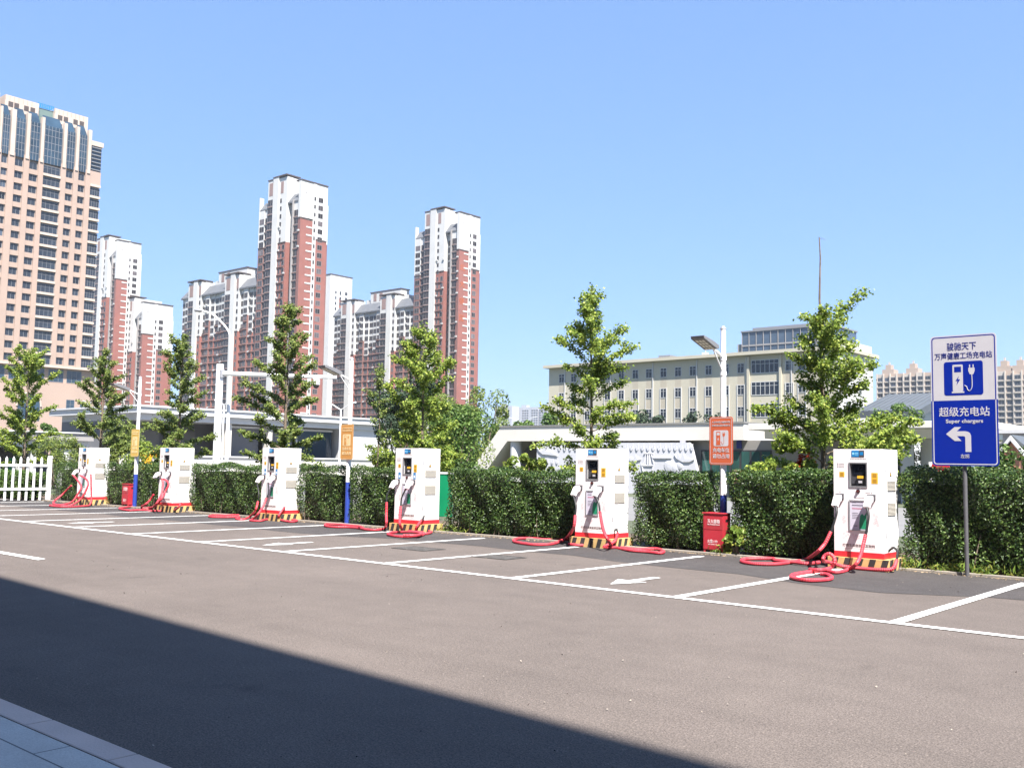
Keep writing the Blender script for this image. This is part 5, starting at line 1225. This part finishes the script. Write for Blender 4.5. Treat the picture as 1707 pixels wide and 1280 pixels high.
def tiled_house():
    Y = 74.0
    B = Block('tiled_house', 'grey building with a slate pitched roof behind the canopy', 'house', 0, Y)
    x0 = at(1425, 690, Y).x; x1 = at(1533, 690, Y).x; ze = at(1480, 684, Y).z; D_ = 14.0; zr = at(1500, 657, Y+D_/2).z
    B.slab('wall', M_PDARK, 'y', x0+.8, x1-1.4, -D_+.8, -.9, 0, ze-.02)
    b = MB(); b.prism([(-.0, ze-.55), (0, ze), (D_/2, zr), (D_, ze), (D_, ze-.55), (D_/2, zr-.75)], x0, x1, 'x'); b.build('roof', M_SLATE, B.t)
    b = MB(); b.prism([(1.2, 0), (D_-1.2, 0), (D_-1.2, ze-.1), (D_/2, zr-1.0), (1.2, ze-.1)], x1-1.39, x1-1.0, 'x'); b.build('gable_wall', M_COLW, B.t)
    m = MB()
    for i in range(int((x1-x0)/.45)):
        x = x0+.2+i*.45; m.tube([(x, .0, ze+.02), (x, D_/2, zr+.02)], .05, 4)
    m.build('roof_rib', M_SLATE, B.t)
    B.finish()
tiled_house()

def right_edge():
    Y = 44.0; t = thing('canopy', 'white flat canopy at the right edge behind the blue sign', 'canopy', (0, Y, 0))
    x0 = at(1655, 725, Y).x; x1 = x0+12
    zt = at(1690, 716, Y).z; zs = at(1690, 735, Y).z
    MB().box(x0, x1, 0, 7, zs+.32, zt).build('roof_slab', M_COLW, t); MB().box(x0+.3, x1-.2, .3, 6.5, zs, zs+.317).build('beam', M_COLW, t)
    for xx in (x0+5, x0+10): m = MB(); m.cyl(xx, 3, 0, zs, .22, 14); m.build('column', M_COLW, t, smooth=True)
    m = MB(); m.box(x0+1, x0+9, 5.5, 6.2, zt, zt+.45); m.build('roof_upstand', M_COLW, t)
    Y2 = 40.0; p0 = at(1662, 748, Y2); t = thing('gabled_hut', 'small hut with white gable boards and brick gable at the right edge', 'hut', (p0.x, Y2, 0))
    xa = at(1668, 757, Y2).x-p0.x; xb = at(1702, 757, Y2).x-p0.x; zr = at(1685, 734, Y2).z; ze = at(1685, 756, Y2).z; xm = (xa+xb)/2
    MB().prism([(xa+.1, 0), (xb-.1, 0), (xb-.1, ze), (xm, zr-.08), (xa+.1, ze)], .1, 4, 'y').build('wall', mat('hut_brick', (.33, .16, .10), .85, .15, 4), t)
    m = MB(); m.prism([(xa-.1, ze-.1), (xm, zr), (xb+.1, ze-.1), (xb+.1, ze+.08), (xm, zr+.18), (xa-.1, ze+.08)], -.05, .097, 'y'); m.build('gable_board', M_COLW, t)
    m = MB(); m.prism([(xa-.4, ze-.1), (xm, zr+.1), (xm, zr+.22), (xa-.4, ze+.05)], .12, 4.3, 'y'); m.prism([(xb+.4, ze-.1), (xm+.002, zr+.1), (xm+.002, zr+.22), (xb+.4, ze+.05)], .12, 4.3, 'y'); m.build('roof', M_SLATE, t)
right_edge()

def left_pavilion():
    X = -60.0
    B = Block('long_pavilion', 'long low white and grey pavilion with flat roof behind the camera mast', 'pavilion', X, 29.0)
    f = lambda px_, py_=740: atx(px_, py_, X).y-29.0
    y0, y1 = f(232, 700), f(665, 720); zt = atx(400, 688, X).z; zf0 = atx(400, 697, X).z; zf1 = atx(400, 707, X).z
    B.slab('roof_slab', M_COLW, 'x', y0-.5, y1, -12, .6, zf0, zt); B.slab('roof_edge', M_COLW, 'x', y0-.6, y1+.1, -12.1, .7, zt+.003, zt+.12)
    B.slab('fascia', M_COLW, 'x', y0, y1, -11, .25, zf1, zf0-.003)
    B.slab('wall', M_PDARK, 'x', y0, f(570), -11, -3.0, 0, zf1-.003)
    B.slab('wall', M_COLW, 'x', f(572), y1, -10, .05, 0, zf1-.003)
    B.slab('parapet', M_PWHITE, 'x', y0-4, y1, .8, 1.0, 0, atx(400, 763, X+1).z); B.slab('parapet_cap', M_COLW, 'x', y0-4, y1, .7, 1.1, atx(400, 763, X+1).z+.003, atx(400, 763, X+1).z+.10)
    for a, c in ((374, 384), (446, 452)): B.slab('pier', M_PWHITE, 'x', f(a), f(c), -.6, .1, 0, zf1-.003)
    for a, c, mm in ((388, 444, M_PDARK), (455, 500, M_PDARK), (507, 566, M_CURT)):
        B.slab('bay_panel', mm, 'x', f(a), f(c), -1.2, -1.0, 0.9, zf1-.25); B.slab('bay_frame', M_COLW, 'x', f(a), f(c), -.98, -.85, zf1-.25, zf1-.1)
        B.slab('bay_frame', M_COLW, 'x', f(a)-.12, f(a)-.002, -.98, -.85, 0, zf1-.1); B.slab('bay_sill', M_TGREY, 'x', f(a), f(c), -.99, -.86, .7, .95)
    for a, c in ((250, 300), (310, 360)): B.slab('bay_panel', M_PGREY, 'x', f(a), f(c), -2.9, -2.7, .6, zf1-.6)
    B.slab('wall_vent', M_GLASSD, 'x', f(328), f(339), -2.69, -2.6, atx(333, 755, X).z, atx(333, 748, X).z)
    B.finish()
    t = thing('low_canopy', 'low flat white canopy behind the picket fence at the left', 'canopy', (X, 20.0, 0)); g = lambda px_, py_=740: atx(px_, py_, X).y-20.0
    za = atx(70, 721, X).z; zb = atx(70, 733, X).z; zc = atx(70, 746, X).z
    MB().box(-7, .3, g(-120), g(152), zb, za).build('roof_slab', M_TGREY, t); MB().box(-6.5, 0, g(-120), g(148), zc, zb-.003).build('fascia', M_COLW, t)
    MB().box(-6.6, .4, g(-121), g(153), za+.002, za+.08).build('roof_edge', M_COLW, t)
    MB().box(-6.2, -5.4, g(-118), g(146), 0, zc-.003).build('wall', M_PDARK, t)
    for px_ in (38, 58, 113): m = MB(); m.box(-.5, -.1, g(px_-4), g(px_+5), 0, zc-.003); m.build('column', M_COLW, t)
    m = MB(); m.box(-1.2, -1.1, g(30), g(50), .4, 1.6); m.build('green_board', M_GREEN, t)
left_pavilion()

# ------------------------------------------------------------------ street furniture across the road
def mast():
    p = D_ = gr(361, 800); bx, by = -45.6, 29.0
    t = thing('camera_mast', 'thick white square mast with a long horizontal camera arm', 'mast', (bx, by, 0))
    z = at(365, 607, by).z; za = at(375, 622, by).z
    MB().box(-.14, .14, -.14, .14, 0, z).build('post', M_POLEW, t, bevel=.03)
    a = Vector((.2, .1, za)); e = Vector((4.6, 4.15, za-.10)); MB().tube([a, e], [.13, .09], 10).build('arm', M_POLEW, t, smooth=True)
    q = a+(e-a)*.82; m = MB(); m.tube([q+Vector((0, 0, .1)), q+Vector((0, 0, -.28))], .10, 12); m.tube([q+Vector((0, 0, -.10)), q+Vector((0, 0, -.16)), q+Vector((0, 0, -.42))], [.12, .2, .2], 14); cm = m.build('dome_camera', M_POLEW, t, smooth=True)
    m = MB(); m.tube([q+Vector((0, 0, -.42)), q+Vector((0, 0, -.54)), q+Vector((0, 0, -.62))], [.17, .15, .06], 14); m.build('dome_glass', M_GLASSD, cm, smooth=True)
    MB().box(.138, .24, -.1, .15, za-.2, za+.2).build('flange', M_GALV, t)
    p = at(377, 780, 30.0); t = thing('street_lamp', 'tall white street lamp with a curved arm beside the camera mast', 'street lamp', (p.x, 30.0, 0))
    z1 = at(384, 575, 30).z; z2 = at(340, 516, 29).z; xe = at(325, 515, 29).x-p.x
    m = MB(); m.tube([(0, 0, 0), (0, 0, z1)], [.11, .07], 12); m.build('pole', M_POLEW, t, smooth=True)
    P = spline([(0, 0, z1), (-.12, -.02, z1+.55), (-.5, -.1, z1+1.05), (xe*.5, -.5, z2-.25), (xe*.8, -.8, z2)], .1); m = MB(); m.tube(P, .05, 8); m.build('arm', M_POLEW, t, smooth=True)
    m = MB(); d = Vector((xe*.24, -.2, .06)); q = Vector((xe*.78, -.79, z2)); m.tube([q, q+d*.3, q+d*.9, q+d], [.05, .11, .10, .03], 8); m.build('lamp_head', M_GALV, t, smooth=True)
    for px_, Yl, ztop_, lab, wdt in ((566, 34, 668, 'small double armed white street lamp before the long red block', 1.2), (370, 33, 660, 'small double armed white street lamp beside the camera mast', 1.0), (143, 40, 660, 'white street lamp half hidden by the ginkgo at the beige tower', 1.0), (870, 120, 690, 'slim distant street lamp above the pavilion roof', 3.0)):
        p = at(px_, 760, Yl); z = at(px_, ztop_+14, Yl).z; t = thing('street_lamp', lab, 'street lamp', (p.x, Yl, 0))
        MB().tube([(0, 0, 0), (0, 0, z)], [.07, .045], 8).build('pole', M_POLEW, t)
        for sgn in (-1, 1): MB().tube([(0, 0, z-.05), (sgn*wdt*.6, 0, z+.22*wdt), (sgn*wdt, 0, z+.28*wdt)], [.03, .03, .05], 6).build('arm', M_POLEW, t)
mast()
# yellow machine behind the hedge, green panel, red barrier board
p = at(247, 770, 23.0); t = thing('yellow_barrier', 'yellow barrier housing with a sloping arm behind the hedge, right of the yellow sign', 'barrier', (p.x, 23.0, 0))
q = lambda a, b: (at(a, b, 23.0).x-p.x, at(a, b, 23.0).z)
m = MB(); m.prism([q(233, 753), q(237, 751), q(242, 755), q(241, 772), q(236, 772), q(236, 760), q(232, 760)], 0, .35, 'y'); m.prism([q(236, 768), q(241, 768), q(242, 790), q(236, 790)], 0, .35, 'y'); m.build('housing', mat('machine_yellow', (.72, .36, .02), .45, .1), t)
m = MB(); m.prism([q(237, 751.5), q(239, 751), q(256, 760), q(252, 762), q(240, 761)], .36, .5, 'y'); m.build('arm', MATS['machine_yellow'], t)
m = MB(); a, b_ = q(256, 759.5), q(276, 762); m.box(a[0], b_[0], .4, .46, b_[1], a[1]); m.build('boom', M_POLEW, t)
c = at(735, 800, 18.6); t = thing('green_panel', 'bright green hoarding panel with white edge behind the third charger', 'hoarding', (c.x, 18.6, 0))
MB().box(-.75, .42, 0, .04, .3, at(735, 790, 18.6).z).build('panel', mat('hoarding_green', (.01, .30, .13), .45, .1, 2), t)
MB().box(-.77, .44, -.01, .05, at(735, 790, 18.6).z+.002, at(735, 786.5, 18.6).z).build('edge', M_POLEW, t)
for x in (-.7, .38): MB().cyl(x, .06, 0, 1.5, .025, 8).build('post', M_GALV, t)
c = at(1568, 775, 20.5); t = thing('red_board', 'small red board on a white post below the blue sign', 'board', (c.x, 20.5, 0))
m = MB(); m.box(-.17, .16, 0, .04, at(1568, 787, 20.5).z, at(1568, 774, 20.5).z); m.build('panel', M_RED, t); m = MB(); m.box(-.23, -.18, 0, .05, 0, at(1568, 770, 20.5).z); m.build('post', M_POLEW, t)

# ================================================================== air
def haze():
    b = MB(); b.box(-2400, 1200, -260, 2400, -1.4, 150); o = b.build('haze', [], None); o['kind'] = 'stuff'
    m = bpy.data.materials.new('haze'); m.use_nodes = True; t = m.node_tree; t.nodes.clear()
    v = t.nodes.new('ShaderNodeVolumePrincipled'); v.inputs['Color'].default_value = (.93, .96, 1, 1); v.inputs['Density'].default_value = HAZE_DENSITY; v.inputs['Anisotropy'].default_value = .2
    out_ = t.nodes.new('ShaderNodeOutputMaterial'); t.links.new(v.outputs[0], out_.inputs['Volume']); o.data.materials.append(m)
HAZE_DENSITY = .00017
haze()
